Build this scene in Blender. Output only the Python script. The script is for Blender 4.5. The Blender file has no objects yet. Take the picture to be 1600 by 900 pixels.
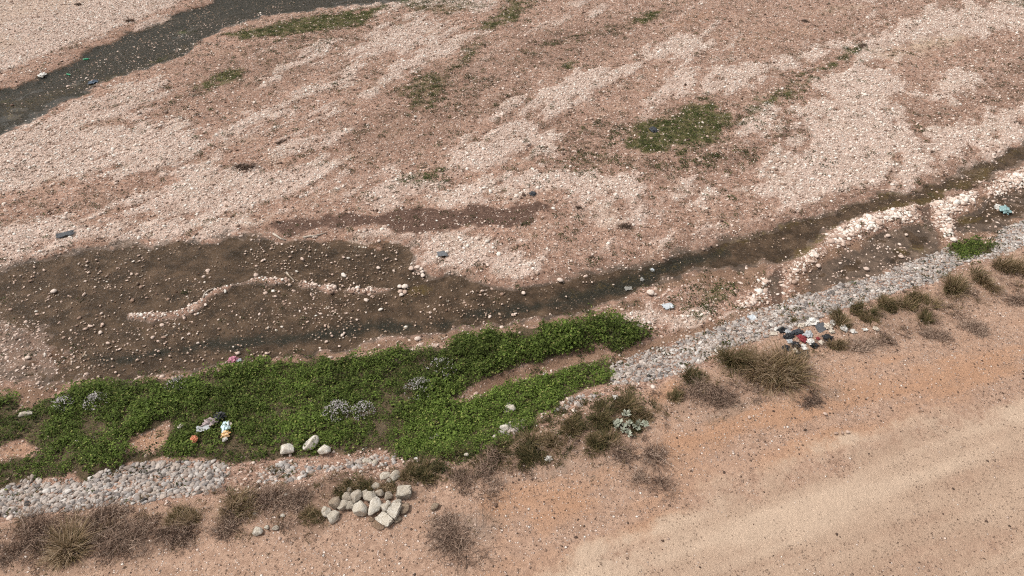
import bpy, bmesh, math, random
import numpy as np

SC = bpy.context.scene
COL = SC.collection

# ------------------------------------------------------------------ camera
CAM_H, PITCH, FPX = 18.0, 40.0, 1081.0          # metres, degrees down, focal length in px of a 1600 px wide frame
cd = bpy.data.cameras.new('camera')
cd.sensor_width = 36.0
cd.lens = 36.0 * FPX / 1600.0
cd.clip_end = 2000.0
cam = bpy.data.objects.new('camera', cd)
cam.location = (0, 0, CAM_H)
cam.rotation_euler = (math.radians(90 - PITCH), 0, 0)
COL.objects.link(cam)
SC.camera = cam

# ------------------------------------------------------------------ sky, sun, exposure (thin overcast)
SUN_EL, SUN_AZ = 58.0, -80.0                     # azimuth clockwise from +Y (away from the camera)
w = bpy.data.worlds.new('World'); SC.world = w; w.use_nodes = True
nt = w.node_tree; nt.nodes.clear()
sky = nt.nodes.new('ShaderNodeTexSky'); sky.sky_type = 'NISHITA'; sky.sun_disc = False
sky.sun_elevation = math.radians(SUN_EL); sky.sun_rotation = math.radians(SUN_AZ)
sky.dust_density = 4.0; sky.air_density = 1.0; sky.ozone_density = 1.0
hs = nt.nodes.new('ShaderNodeHueSaturation'); hs.inputs['Saturation'].default_value = 0.12
bg = nt.nodes.new('ShaderNodeBackground'); bg.inputs['Strength'].default_value = 0.11
wo = nt.nodes.new('ShaderNodeOutputWorld')
nt.links.new(sky.outputs[0], hs.inputs['Color']); nt.links.new(hs.outputs[0], bg.inputs['Color']); nt.links.new(bg.outputs[0], wo.inputs['Surface'])
ld = bpy.data.lights.new('sun', 'SUN'); ld.energy = 1.5; ld.angle = math.radians(14); ld.color = (1.0, 0.93, 0.84)
sun = bpy.data.objects.new('sun', ld)
sun.rotation_euler = (math.radians(90 - SUN_EL), 0, math.radians(180 - SUN_AZ))
COL.objects.link(sun)
SC.view_settings.view_transform = 'Standard'; SC.view_settings.look = 'None'
SC.view_settings.gamma = 1.0; SC.view_settings.use_curve_mapping = False
SC.view_settings.exposure = 0.70
SC.render.engine = 'CYCLES'
SC.cycles.use_denoising = False; SC.cycles.filter_width = 1.2
SC.cycles.use_adaptive_sampling = True; SC.cycles.adaptive_threshold = 0.03
SC.cycles.max_bounces = 4; SC.cycles.diffuse_bounces = 2; SC.cycles.glossy_bounces = 1; SC.cycles.transparent_max_bounces = 6
SC.cycles.caustics_reflective = False; SC.cycles.caustics_refractive = False

RNG = np.random.default_rng(7)
random.seed(7)

# ------------------------------------------------------------------ measuring: a sight line of the photograph to a point at height z
def ray_xy(u, v, z=0.0):
    dv = (np.asarray(v, float) - 450.0) / FPX; du = (np.asarray(u, float) - 800.0) / FPX
    p = math.radians(PITCH)
    fy = math.cos(p) - dv * math.sin(p); fz = -math.sin(p) - dv * math.cos(p)
    t = (z - CAM_H) / fz
    return du * t, fy * t
def G(pts, z=0.0):
    a = np.array(pts, float)
    x, y = ray_xy(a[:, 0], a[:, 1], z)
    return np.stack([x, y], 1)

# ------------------------------------------------------------------ noise
_tab = np.random.default_rng(11).random((256, 256))
def vnoise(x, y, seed=0):
    x = x + seed * 37.17; y = y + seed * 91.73
    xi = np.floor(x).astype(int); yi = np.floor(y).astype(int)
    fx = x - xi; fy = y - yi
    fx = fx * fx * (3 - 2 * fx); fy = fy * fy * (3 - 2 * fy)
    a = _tab[xi & 255, yi & 255]; b = _tab[(xi + 1) & 255, yi & 255]
    c = _tab[xi & 255, (yi + 1) & 255]; d = _tab[(xi + 1) & 255, (yi + 1) & 255]
    return (a * (1 - fx) + b * fx) * (1 - fy) + (c * (1 - fx) + d * fx) * fy
def fbm(x, y, size, octaves=4, seed=0):
    s = 0.0; a = 0.5; tot = 0.0; f = 1.0 / size
    for k in range(octaves):
        s = s + a * vnoise(x * f, y * f, seed + k * 5); tot += a; a *= 0.5; f *= 2.03
    return s / tot
def sstep(a, b, x):
    t = np.clip((x - a) / (b - a), 0, 1); return t * t * (3 - 2 * t)

def sdf(poly, X, Y):
    """signed distance to a polygon, positive inside"""
    d2 = np.full(X.shape, 1e9); ins = np.zeros(X.shape, bool)
    n = len(poly)
    for i in range(n):
        ax, ay = poly[i]; bx, by = poly[(i + 1) % n]
        ex, ey = bx - ax, by - ay
        L = ex * ex + ey * ey + 1e-12
        t = np.clip(((X - ax) * ex + (Y - ay) * ey) / L, 0, 1)
        d2 = np.minimum(d2, (X - ax - t * ex) ** 2 + (Y - ay - t * ey) ** 2)
        if abs(ey) > 1e-9:
            ins ^= ((ay > Y) != (by > Y)) & (X < ex * (Y - ay) / ey + ax)
    d = np.sqrt(d2)
    return np.where(ins, d, -d)

# ------------------------------------------------------------------ survey grid of the ground
STEP = 0.125
GX = np.arange(-54, 54.001, STEP); GY = np.arange(6, 68.001, STEP)
XX, YY = np.meshgrid(GX, GY, indexing='ij')
WARPX = (fbm(XX, YY, 2.2, 4, 1) - .5); WARPY = (fbm(XX, YY, 2.2, 4, 2) - .5)
FINE = fbm(XX, YY, .55, 3, 3) - .5
FX, FY = 0.55, 0.835                              # the way the old floods ran over the bar
ALONG = XX * FX + YY * FY; ACROSS = -XX * FY + YY * FX
STREAK = fbm(ALONG / 5.0, ACROSS, 1.4, 4, 4)
STREAK3 = fbm(ALONG / 7.0, ACROSS, .7, 4, 17)
STREAK2 = fbm(ALONG / 3.0, ACROSS, .5, 3, 6)

TOE = [(-300,830),(-100,792),(0,767),(130,752),(213,727),(353,718),(450,715),(590,706),(700,682),(800,646),(880,610),(960,571),(1090,523),(1200,481),(1310,447),(1447,400),(1600,343),(1760,285),(2000,200)]
CREST = [(-300,880),(-100,832),(0,815),(127,801),(227,788),(347,771),(450,765),(590,746),(700,722),(800,692),(880,657),(960,617),(1050,597),(1120,563),(1210,531),(1287,504),(1367,474),(1463,446),(1553,409),(1640,372),(1760,325),(2000,240)]
BANK_H = 0.85
_t = G(TOE, 0.0); _c = G(CREST, BANK_H)
_o = np.argsort(_t[:, 0]); ytoe = np.interp(XX[:, 0], _t[_o, 0], _t[_o, 1])[:, None]
_o = np.argsort(_c[:, 0]); ycre = np.interp(XX[:, 0], _c[_o, 0], _c[_o, 1])[:, None]
BANK = np.clip((ytoe - YY + FINE * .25) / np.maximum(ytoe - ycre, .6), 0, 3)
TERR = sstep(.9, 1.15, BANK + FINE * .3)

PROF = np.interp(BANK, [0, .15, .5, 1.0, 1.15, 2.2, 3.0], [0, .05, .42, BANK_H, .92, 1.02, 1.05])
def look(A, x, y):
    fx = np.clip((np.asarray(x, float) - GX[0]) / STEP, 0, len(GX) - 1.001); fy = np.clip((np.asarray(y, float) - GY[0]) / STEP, 0, len(GY) - 1.001)
    i = fx.astype(int); j = fy.astype(int); a = fx - i; b = fy - j
    return (A[i, j] * (1 - a) + A[i + 1, j] * a) * (1 - b) + (A[i, j + 1] * (1 - a) + A[i + 1, j + 1] * a) * b
def GB(pts):
    """sight lines that meet the slope of the bank"""
    a = np.array(pts, float); z = np.full(len(a), .4)
    for _ in range(14):
        x, y = ray_xy(a[:, 0], a[:, 1], z); z = .5 * z + .5 * (look(PROF, x, y) + .05)
    return np.stack([x, y], 1)

def zone(polys, soft=.5, warp=1.2, fine=.5, z=0.0, streak=0.0):
    """0..1 mask of ground patches: ragged edges, soft over 'soft' metres"""
    out = np.zeros(XX.shape)
    for pl in polys:
        wgt = 1.0
        if isinstance(pl, tuple): pl, wgt = pl
        P = GB(pl)
        m = soft + warp + fine + 1.0
        i0, i1 = np.searchsorted(GX, [P[:, 0].min() - m, P[:, 0].max() + m])
        j0, j1 = np.searchsorted(GY, [P[:, 1].min() - m, P[:, 1].max() + m])
        if i1 <= i0 or j1 <= j0: continue
        s = (slice(i0, i1), slice(j0, j1))
        d = sdf(P, XX[s] + WARPX[s] * warp, YY[s] + WARPY[s] * warp) + FINE[s] * fine + (STREAK2[s] - .5) * streak
        out[s] = np.maximum(out[s], wgt * np.clip(.5 + d / (2 * soft), 0, 1))
    return out

# ------------------------------------------------------------------ outlines of the ground patches (sight-line coordinates)
FAR_STREAM = [(-60,165),(0,137),(33,125),(83,105),(123,85),(143,73),(173,60),(200,48),(233,38),(253,30),(277,18),(300,10),(327,2),(345,-12),(660,-12),(640,0),(560,8),(470,17),(420,24),(380,33),(345,47),(330,56),(300,72),(262,100),(233,108),(165,124),(150,134),(80,168),(60,180),(33,198),(0,213),(-60,235)]
FAR_CHANNEL = [(-60,162),(0,137),(33,125),(83,105),(123,85),(143,73),(173,60),(200,48),(233,38),(253,30),(277,18),(300,10),(327,2),(345,-12),(520,-12),(450,4),(390,12),(330,25),(290,42),(250,54),(215,64),(180,76),(150,90),(120,104),(85,118),(40,136),(0,150),(-60,178)]
POOL = [(-80,430),(0,413),(37,403),(83,395),(113,388),(150,383),(180,378),(207,374),(233,378),(260,373),(280,377),(300,377),(330,372),(360,363),(400,361),(430,372),(470,367),(510,370),(560,379),(600,376),(640,375),(645,386),(640,398),(650,412),(668,424),(700,420),(740,428),(765,442),(800,446),(833,443),(867,433),(900,424),(933,415),(960,408),(987,413),(1013,405),(1047,398),(1067,390),(1100,382),(1133,372),(1167,365),(1200,357),(1220,351),(1247,337),(1283,325),(1310,315),(1333,308),(1367,302),(1400,297),(1433,290),(1460,282),(1483,275),(1493,267),(1533,250),(1567,237),(1600,220),(1700,175),(1700,215),(1600,252),(1583,260),(1533,281),(1517,295),(1483,302),(1453,314),(1433,318),(1387,325),(1360,330),(1333,337),(1307,353),(1287,370),(1260,387),(1233,407),(1200,411),(1167,417),(1120,422),(1083,428),(1047,437),(1033,443),(1000,457),(990,470),(950,479),(917,484),(883,493),(833,501),(800,503),(767,509),(700,513),(650,523),(583,530),(550,540),(500,547),(450,558),(400,560),(333,567),(283,577),(217,588),(167,595),(100,600),(60,608),(0,602),(-80,612)]
MUD_FINGER = [(420,345),(450,339),(500,337),(540,333),(607,333),(633,324),(655,316),(700,325),(733,320),(800,318),(840,316),(848,328),(822,352),(800,353),(750,350),(700,355),(683,360),(647,361),(600,350),(540,353),(510,350),(483,360),(462,364),(440,374)]
BACKWATER_A = [(1262,440),(1270,418),(1300,398),(1330,382),(1360,368),(1390,352),(1425,345),(1447,352),(1475,375),(1470,395),(1420,405),(1370,420),(1330,437),(1280,455)]
BACKWATER_B = [(1485,345),(1500,330),(1530,318),(1550,300),(1590,290),(1660,270),(1660,318),(1590,345),(1545,358),(1500,368)]
SIDE_CHANNEL = [(1208,480),(1205,450),(1208,425),(1226,412),(1228,440),(1222,478)]
SIDE_CHANNEL_B = [(1435,325),(1452,318),(1458,350),(1475,380),(1460,392),(1448,360)]
COBBLE_RIDGE_A = [(1288,382),(1300,362),(1325,345),(1360,335),(1400,326),(1432,320),(1434,342),(1410,346),(1380,352),(1350,366),(1320,378),(1300,388)]
COBBLE_RIDGE_B = [(1452,318),(1480,310),(1510,298),(1525,300),(1520,318),(1500,328),(1487,336),(1488,360),(1495,380),(1482,382),(1470,360),(1458,338)]
COBBLE_RIDGE_C = [(1540,292),(1560,280),(1600,262),(1640,250),(1640,282),(1600,290),(1565,300),(1545,306)]
COBBLE_RIDGE_D = [(1225,460),(1228,425),(1245,405),(1275,388),(1290,392),(1270,412),(1250,432),(1240,458)]
COBBLE_RIDGE_E = [(1150,478),(1175,465),(1196,440),(1206,440),(1205,472),(1180,482)]
POOL_RIDGE = [(198,493),(200,486),(240,483),(280,481),(300,474),(316,464),(320,457),(335,449),(362,439),(405,430),(450,433),(507,444),(567,449),(613,444),(613,452),(567,456),(507,451),(450,440),(408,437),(365,445),(338,455),(325,463),(322,471),(305,481),(282,489),(240,495)]
GREEN = [(-80,640),(0,633),(20,638),(57,643),(87,624),(110,608),(133,603),(200,599),(300,586),(400,571),(480,563),(560,556),(640,546),(700,536),(780,523),(830,513),(880,508),(920,501),(960,498),(1000,511),(1012,521),(1003,535),(970,545),(950,541),(920,545),(850,567),(760,600),(700,626),(720,630),(760,622),(800,604),(870,580),(940,563),(958,570),(962,582),(955,600),(925,608),(880,622),(860,640),(840,650),(840,668),(800,690),(760,708),(720,722),(690,716),(640,716),(600,710),(560,710),(500,718),(440,720),(400,718),(360,727),(340,714),(300,716),(260,713),(200,720),(190,733),(170,740),(130,755),(110,745),(60,743),(30,748),(0,762),(-80,775)]
TALL_GREEN = [(700,560),(780,530),(850,514),(920,502),(960,499),(1000,511),(1012,522),(1000,536),(960,544),(930,540),(880,550),(800,575),(720,590),(690,580)]
GREEN_PATCH = [(1482,398),(1488,380),(1520,373),(1560,380),(1565,390),(1540,400),(1505,408)]
BARE_IN_GREEN = [[(198,692),(218,685),(240,676),(264,669),(271,684),(256,697),(236,701),(205,702)],[(-20,712),(10,702),(40,697),(62,691),(68,704),(30,712)]]
FLAT_PATH = [(705,627),(760,604),(850,570),(920,547),(945,546),(940,553),(865,577),(800,600),(755,620)]
REVET_R = [(955,602),(958,572),(987,557),(1013,547),(1053,537),(1090,523),(1120,513),(1153,500),(1183,487),(1200,481),(1243,467),(1287,458),(1310,447),(1343,437),(1380,427),(1407,413),(1447,400),(1480,387),(1500,400),(1547,396),(1560,360),(1583,349),(1600,343),(1680,318),(1680,358),(1600,385),(1553,404),(1520,407),(1490,417),(1463,442),(1433,447),(1367,468),(1333,478),(1287,495),(1250,508),(1210,523),(1160,540),(1120,552),(1090,572),(1050,588),(1000,598)]
REVET_L = [(-60,785),(0,768),(20,758),(50,748),(77,754),(113,748),(130,760),(147,748),(187,733),(213,726),(253,723),(300,718),(353,726),(362,740),(347,760),(333,768),(293,776),(260,779),(227,785),(200,790),(160,791),(127,798),(77,801),(40,808),(0,811),(-60,822)]
REVET_M = [(395,745),(420,732),(450,722),(477,730),(523,727),(587,714),(627,716),(613,727),(557,733),(500,738),(450,757),(405,760)]
REVET_BITS = [[(865,640),(900,622),(945,608),(950,616),(905,633),(872,645)],[(780,680),(795,660),(812,655),(822,662),(800,678)],[(785,645),(800,632),(812,640),(800,650)]]
PALE = [
 ([(0,215),(80,175),(160,145),(230,125),(260,135),(240,170),(170,190),(90,205)],.62),([(560,290),(620,265),(700,300),(640,318),(580,330),(520,328)],.6),([(400,230),(470,205),(540,200),(560,215),(500,238),(430,250)],.6),([(740,175),(800,150),(830,165),(790,190)],.6),([(1040,130),(1090,105),(1100,120),(1060,150)],.65),([(880,300),(960,312),(1040,318),(1010,345),(930,360),(870,350)],.5),
 [(-60,-40),(330,-40),(300,-2),(265,14),(225,30),(170,50),(110,76),(50,98),(0,112),(-60,125)],
 ([(-60,250),(0,218),(60,195),(110,200),(200,190),(260,195),(330,200),(360,215),(300,250),(230,268),(150,262),(90,285),(40,300),(-60,310)],.8),
 [(400,128),(440,100),(480,76),(515,64),(510,80),(470,105),(430,121),(405,136)],
 ([(150,266),(230,240),(330,205),(410,165),(480,145),(540,112),(560,104),(550,125),(480,165),(420,190),(340,225),(260,255),(180,275)],.85),
 [(488,195),(540,165),(550,150),(600,117),(627,103),(647,83),(667,67),(733,52),(738,63),(693,87),(640,113),(600,140),(533,178),(500,196)],
 ([(548,86),(575,60),(610,38),(660,20),(670,40),(665,66),(630,82),(570,86)],.75),
 ([(-60,360),(0,350),(60,340),(110,335),(150,348),(230,345),(330,338),(405,338),(405,357),(330,370),(280,374),(207,371),(150,380),(80,392),(0,409),(-60,420)],.9),
 ([(300,250),(380,262),(450,265),(520,245),(560,255),(540,285),(480,310),(400,332),(300,338),(220,335),(170,322),(260,290)],.7),
 [(650,312),(690,292),(740,282),(790,270),(840,268),(900,278),(960,275),(1000,290),(1025,306),(990,312),(900,303),(800,298),(720,308),(670,318)],
 ([(700,246),(735,212),(760,216),(785,190),(840,198),(875,220),(850,240),(770,258)],.8),
 [(830,165),(885,125),(930,106),(1000,102),(970,128),(925,150),(865,178)],
 [(1000,86),(1015,72),(1080,50),(1122,68),(1080,86),(1015,92)],
 ([(1095,150),(1105,108),(1150,90),(1190,100),(1220,85),(1300,60),(1330,70),(1240,105),(1180,130),(1150,145)],.8),
 [(1150,208),(1175,180),(1205,168),(1232,164),(1218,200),(1170,212)],
 [(1170,300),(1215,250),(1245,215),(1275,170),(1290,130),(1330,105),(1380,98),(1400,130),(1395,165),(1420,185),(1440,215),(1440,250),(1380,285),(1300,305),(1230,320)],
 [(1420,245),(1440,212),(1500,195),(1545,178),(1600,160),(1660,150),(1660,175),(1590,200),(1530,225),(1480,248),(1440,255)],
 [(1440,150),(1470,125),(1530,110),(1550,120),(1530,145),(1480,160)],
 ([(1330,95),(1345,55),(1410,28),(1500,10),(1660,-20),(1660,40),(1560,50),(1490,62),(1420,70),(1400,95)],.75),
 ([(1390,290),(1430,270),(1480,258),(1560,218),(1600,196),(1660,175),(1660,190),(1600,215),(1530,247),(1490,266),(1440,285)],.9),
 ([(1040,300),(1100,280),(1130,275),(1120,300),(1070,315)],.7),
 ([(960,400),(1040,385),(1100,362),(1180,345),(1230,330),(1300,305),(1320,310),(1240,335),(1160,362),(1090,380),(1000,403)],.6),
 [(535,362),(560,350),(600,350),(650,361),(720,362),(745,375),(780,395),(830,410),(850,425),(810,437),(770,438),(745,425),(700,417),(672,420),(652,405),(647,378),(600,372),(560,376)],
 [(510,352),(540,345),(545,356),(520,362)],
 [(640,400),(660,395),(672,418),(664,436),(650,425)],
 ([(560,545),(620,532),(680,527),(740,518),(765,513),(760,520),(700,533),(640,545),(580,556)],.8),
 ([(0,470),(60,520),(120,545),(140,575),(60,590),(0,600),(-60,600),(-60,500)],.35),
 ([(965,500),(1010,482),(1060,482),(1110,480),(1140,490),(1060,505),(1010,515),(975,512)],.85),
 [(560,8),(600,-20),(780,-30),(770,5),(740,20),(700,10),(620,12)],
]
BROWN = [
 ([(500,240),(560,190),(610,150),(660,115),(720,100),(800,110),(860,150),(900,180),(960,190),(1000,185),(960,225),(940,260),(880,262),(840,235),(800,190),(740,180),(690,215),(650,240),(570,250)],.8),
 ([(250,130),(310,95),(380,75),(440,55),(560,40),(640,20),(620,50),(540,90),(480,130),(400,165),(320,200),(240,215),(220,175)],.55),
 ([(100,330),(60,310),(160,300),(250,310),(380,330),(300,338),(180,340)],.5),
 ([(930,255),(1000,245),(1080,240),(1150,215),(1220,200),(1260,180),(1255,210),(1200,260),(1130,270),(1060,285),(1000,280)],.9),
 ([(740,100),(800,60),(860,40),(980,30),(1010,55),(960,75),(880,95),(800,110)],.8),
 ([(1390,210),(1420,150),(1470,170),(1560,120),(1600,70),(1660,60),(1660,140),(1540,170),(1460,205),(1410,225)],.75),
 ([(1180,95),(1250,55),(1330,40),(1350,60),(1260,90),(1190,120)],.7),
 ([(1330,300),(1370,275),(1420,262),(1470,250),(1520,230),(1500,255),(1430,280),(1370,300)],.6),
 ([(850,330),(960,325),(1090,310),(1150,330),(1060,370),(960,395),(880,415),(820,395)],.35),
 ([(170,270),(260,240),(330,230),(300,265),(230,285)],.4),
]
ORANGE_FAR = [([(1040,40),(1060,20),(1110,12),(1120,28),(1080,45)],.8),([(1100,70),(1160,45),(1260,35),(1290,50),(1220,75),(1150,85)],.6),
 ([(110,345),(140,335),(160,340),(150,350),(120,352)],.9),([(60,118),(110,95),(170,65),(220,42),(232,36),(200,60),(140,90),(80,115)],.5),
 ([(780,90),(830,75),(850,85),(830,100),(790,105)],.5)]
SAND_FAR = [([(1370,88),(1430,60),(1500,55),(1510,62),(1440,82),(1390,95)],.9),([(0,40),(110,20),(230,-20),(-60,-20),(-60,95),(20,85),(60,60)],.55),([(1270,20),(1320,10),(1350,12),(1300,22)],.8)]
MUD_BANK = [[(1027,448),(1050,437),(1090,428),(1160,418),(1205,412),(1203,445),(1175,455),(1130,445),(1080,445),(1045,455),(1030,465)],
 [(970,540),(1010,535),(1060,522),(1110,505),(1160,485),(1205,473),(1260,460),(1300,440),(1400,412),(1470,395),(1478,388),(1447,401),(1343,438),(1287,459),(1200,483),(1120,514),(1053,538),(990,558),(960,572)],
 [(0,605),(60,610),(100,602),(110,608),(87,624),(57,643),(20,638),(-60,630)],
 [(-60,605),(100,600),(300,572),(450,557),(600,530),(800,505),(950,480),(1000,462),(1010,480),(960,497),(880,507),(780,522),(560,555),(300,585),(110,608),(0,635),(-60,640)],
 [(695,630),(760,599),(850,566),(920,544),(950,541),(945,556),(865,580),(800,604),(755,624)],
 [(1240,430),(1275,395),(1330,375),(1440,345),(1480,370),(1478,390),(1400,412),(1290,455),(1240,465)],
 [(1485,345),(1520,310),(1600,285),(1660,270),(1660,322),(1560,360),(1500,375)]]
MOSS = [
 ([(355,55),(385,44),(430,36),(500,24),(560,18),(600,8),(560,42),(480,53),(430,56),(385,62)],1.),
 ([(303,140),(325,122),(350,108),(380,103),(370,118),(345,130),(320,143)],1.),
 ([(972,220),(1000,197),(1050,182),(1090,165),(1112,160),(1122,175),(1155,185),(1130,207),(1100,225),(1060,237),(1010,242),(985,234)],.95),
 ([(1150,180),(1200,160),(1190,180),(1150,195)],.7),
 ([(733,45),(775,28),(795,2),(835,-4),(812,30),(772,46)],.8),
 ([(990,38),(1012,22),(1036,13),(1034,28),(1005,40)],.9),
 ([(930,45),(985,40),(975,50),(930,55)],.6),
 ([(1190,160),(1230,128),(1275,108),(1345,72),(1350,82),(1300,98),(1260,125),(1220,155),(1190,165)],.95),
 ([(620,145),(650,120),(690,110),(700,130),(670,160),(640,172)],.6),
 ([(630,285),(650,262),(690,255),(700,268),(670,285)],.6),
 ([(880,105),(900,96),(912,100),(895,108)],1.),
 ([(880,262),(920,235),(980,240),(970,260),(910,275)],.4),
 ([(690,110),(730,70),(755,58),(745,80),(710,112)],.6),([(1010,262),(1100,240),(1180,232),(1140,250),(1050,270)],.45),([(800,80),(860,62),(930,50),(900,66),(830,85)],.4),
 ([(1060,460),(1100,448),(1150,452),(1155,470),(1120,485),(1100,500),(1090,485),(1070,475)],.6),
 ([(1545,-10),(1600,-10),(1600,15),(1570,15)],.5),
 ([(10,155),(30,148),(28,156),(10,160)],.8),([(270,50),(290,40),(300,48),(280,56)],.7),([(240,95),(270,88),(262,100)],.8),([(130,107),(150,103),(145,110)],.7),
 ([(600,-10),(700,-10),(760,10),(700,25),(640,20)],.55),
]
ALGAE = [([(630,440),(655,432),(680,442),(660,452),(640,452)],.8),([(1230,400),(1260,380),(1300,352),(1330,338),(1400,312),(1480,290),(1560,250),(1540,270),(1490,296),(1430,314),(1370,326),(1320,345),(1280,372),(1250,395)],1.),
 ([(120,480),(200,490),(280,500),(330,510),(260,520),(160,505)],.4),([(1410,385),(1440,375),(1450,382),(1420,390)],.9),([(1490,338),(1520,332),(1530,338),(1500,344)],.9),
 ([(0,155),(90,130),(230,95),(290,62),(300,70),(240,104),(120,140),(30,180),(0,190)],.4),([(880,450),(960,420),(1080,395),(1130,400),(1050,425),(960,450),(890,465)],.4),([(1080,420),(1150,385),(1230,358),(1330,318),(1480,285),(1600,235),(1600,225),(1480,278),(1330,310),(1220,350),(1130,376)],.6)]
SAND_T = [[(830,960),(880,880),(905,855),(990,838),(1080,798),(1150,757),(1260,718),(1330,690),(1400,676),(1500,645),(1600,615),(1750,580),(1750,980)],([(540,960),(560,890),(620,880),(700,890),(760,960)],.3),([(1130,770),(1180,745),(1240,738),(1180,770)],.8)]
ORANGE_T = [([(770,880),(800,800),(870,765),(930,750),(1000,735),(1060,705),(1110,680),(1160,655),(1220,640),(1290,610),(1400,585),(1600,530),(1750,490),(1750,575),(1600,608),(1500,638),(1400,668),(1330,682),(1250,712),(1140,752),(1070,795),(990,832),(900,848),(860,880)],.85),
 ([(1100,660),(1140,645),(1160,650),(1130,670),(1105,672)],1.),([(560,880),(640,840),(720,850),(780,860),(700,890),(580,900)],.4),([(0,900),(60,870),(150,870),(150,900)],.2),([(1300,560),(1360,545),(1400,560),(1320,580)],.7),([(1060,640),(1090,625),(1110,640),(1080,660)],.5),
 ([(1010,615),(1040,600),(1060,640),(1030,655)],.5)]
GREYED = [([(650,850),(680,820),(740,808),(775,820),(750,850),(690,862)],.9),([(770,770),(840,735),(900,715),(1000,700),(1040,705),(1020,735),(940,745),(850,755)],.8),([(1230,625),(1270,603),(1330,595),(1330,620),(1280,640)],.8),([(1060,650),(1140,625),(1180,630),(1150,655),(1080,675)],.8),
 ([(830,755),(860,745),(880,760),(840,785)],.5),([(390,870),(450,850),(540,850),(500,880)],.4),([(1440,530),(1490,520),(1500,540),(1450,550)],.5),([(1300,650),(1360,640),(1340,670),(1290,670)],.4)]
SCRUB = [([(-60,830),(0,820),(120,806),(300,782),(350,775),(330,830),(300,850),(240,870),(150,890),(0,900),(-60,900)],.7),([(350,765),(450,760),(520,745),(640,730),(700,720),(690,760),(640,780),(520,800),(490,830),(400,830),(345,835),(340,790)],.8),([(690,760),(720,725),(800,700),(870,665),(960,620),(1010,620),(1010,680),(960,700),(880,715),(800,745)],.8),([(1010,640),(1060,610),(1120,580),(1260,545),(1270,590),(1170,630),(1080,650)],.5),([(1290,540),(1330,510),(1480,455),(1660,385),(1660,440),(1500,500),(1400,540)],.5)]

# ------------------------------------------------------------------ masks on the survey grid
pool = zone([POOL], .4, .9, 1.0)
side = zone([(SIDE_CHANNEL, .8), (SIDE_CHANNEL_B, .8), BACKWATER_A, BACKWATER_B], .35, .7, .9)
farw = zone([FAR_STREAM], .5, 1.2, 1.4)
farc = zone([FAR_CHANNEL], .3, .7, .5)
mudf = zone([MUD_FINGER], .3, .6, 1.0)
strip = zone([SIDE_CHANNEL, SIDE_CHANNEL_B], .12, .25, .35)
SHOAL = zone([([(-60,470),(0,480),(70,505),(140,545),(135,585),(40,602),(-60,600)],1.),([(195,484),(300,486),(310,520),(200,518)],.7),([(300,480),(430,468),(430,512),(300,518)],.6),([(400,446),(575,448),(575,500),(400,505)],.75),([(120,432),(320,420),(330,455),(140,470)],.4),([(430,362),(500,360),(540,372),(500,380),(440,376)],.8),([(640,455),(760,455),(780,495),(640,500)],.5),([(20,440),(110,440),(100,475),(20,480)],.4)], .7, 1.0, 1.4)
ridge = zone([COBBLE_RIDGE_A, COBBLE_RIDGE_B, COBBLE_RIDGE_C, (COBBLE_RIDGE_D, .8), (COBBLE_RIDGE_E, .9)], .2, .3, .5) * (1 - strip)
mudf = np.maximum(mudf, strip)
pridge = zone([POOL_RIDGE], .14, .15, .5)
pale = zone(PALE, .4, 1.6, 1.6, streak=2.4)
brown = zone(BROWN, 1.2, 2.0, 1.5, streak=2.0)
green = zone([GREEN, GREEN_PATCH], .2, .5, .8)
bare = np.maximum(zone(BARE_IN_GREEN, .3, .6, 1.0), zone([FLAT_PATH], .2, .4, .7))
moss = zone(MOSS, .6, 1.0, 1.6, streak=1.2)
algae = zone(ALGAE, .5, .8, .8)
mudb = zone(MUD_BANK, .3, .4, .5)
TRACK = fbm((XX * .945 + YY * .33) / 11.0, -XX * .33 + YY * .945, .75, 3, 15)
TST = 1.1 * (TRACK - .5) + .4 * (fbm(XX, YY, 1.1, 4, 20) - .5)      # drag marks along the terrace
orange = np.maximum(.6 * zone(ORANGE_FAR, 1.0, 1.5, 1.6, streak=1.5), np.clip(zone(ORANGE_T, .9, 1.0, 1.5, z=1.0) + 1.9 * TST, 0, 1) * (zone(ORANGE_T, 1.2, .5, .5, z=1.0) > .15) * TERR)
sand = np.maximum(zone(SAND_FAR, 1.0, 1.2, 1.4, streak=1.2), np.clip(zone(SAND_T, .8, .8, 1.6, z=1.0) + 1.2 * TST, 0, 1) * (zone(SAND_T, 1.2, .5, .5, z=1.0) > .1) * TERR)
grey = zone(GREYED, .5, .8, 1.0, z=1.0)
scrub = zone(SCRUB, .4, .6, .9, z=.9)
revr = zone([REVET_R], .12, .12, .3, z=.4)
revl = zone([REVET_L], .12, .12, .3, z=.4)
revm = zone([REVET_M] + REVET_BITS, .15, .2, .4, z=.4)
tall = zone([TALL_GREEN], .4, .3, .4)
river = 1 - sstep(0, .5, BANK)
_s = (STREAK2 - .5) * 2.6; _m = (fbm(XX, YY, .8, 3, 16) - .5) * 2.4
pale = np.maximum(pale, .62 * sstep(.53, .72, STREAK3) * sstep(26, 33, YY) * sstep(.38, .55, fbm(XX, YY, 6.0, 3, 18)) * (1 - .8 * np.clip(brown, 0, 1)) * (1 - .5 * moss))
pale = np.clip(pale + (.50 * _s + .30 * _m) * (.22 + .55 * pale), 0, 1); brown = np.clip(.72 * brown - .36 * _s - .32 * _m + .04, 0, 1)
SILT = [[(120,560),(250,535),(400,515),(550,500),(700,490),(800,475),(900,450),(960,425),(1000,415),(1080,395),(1150,380),(1140,395),(1050,425),(1000,448),(900,472),(760,492),(640,508),(500,520),(330,540),(180,560)],([(0,415),(200,380),(400,370),(640,380),(640,400),(400,400),(150,410),(0,430)],.35)]
silt = np.maximum.reduce([zone(SILT, .5, .9, .8), farc, .72 * farw])
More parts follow.
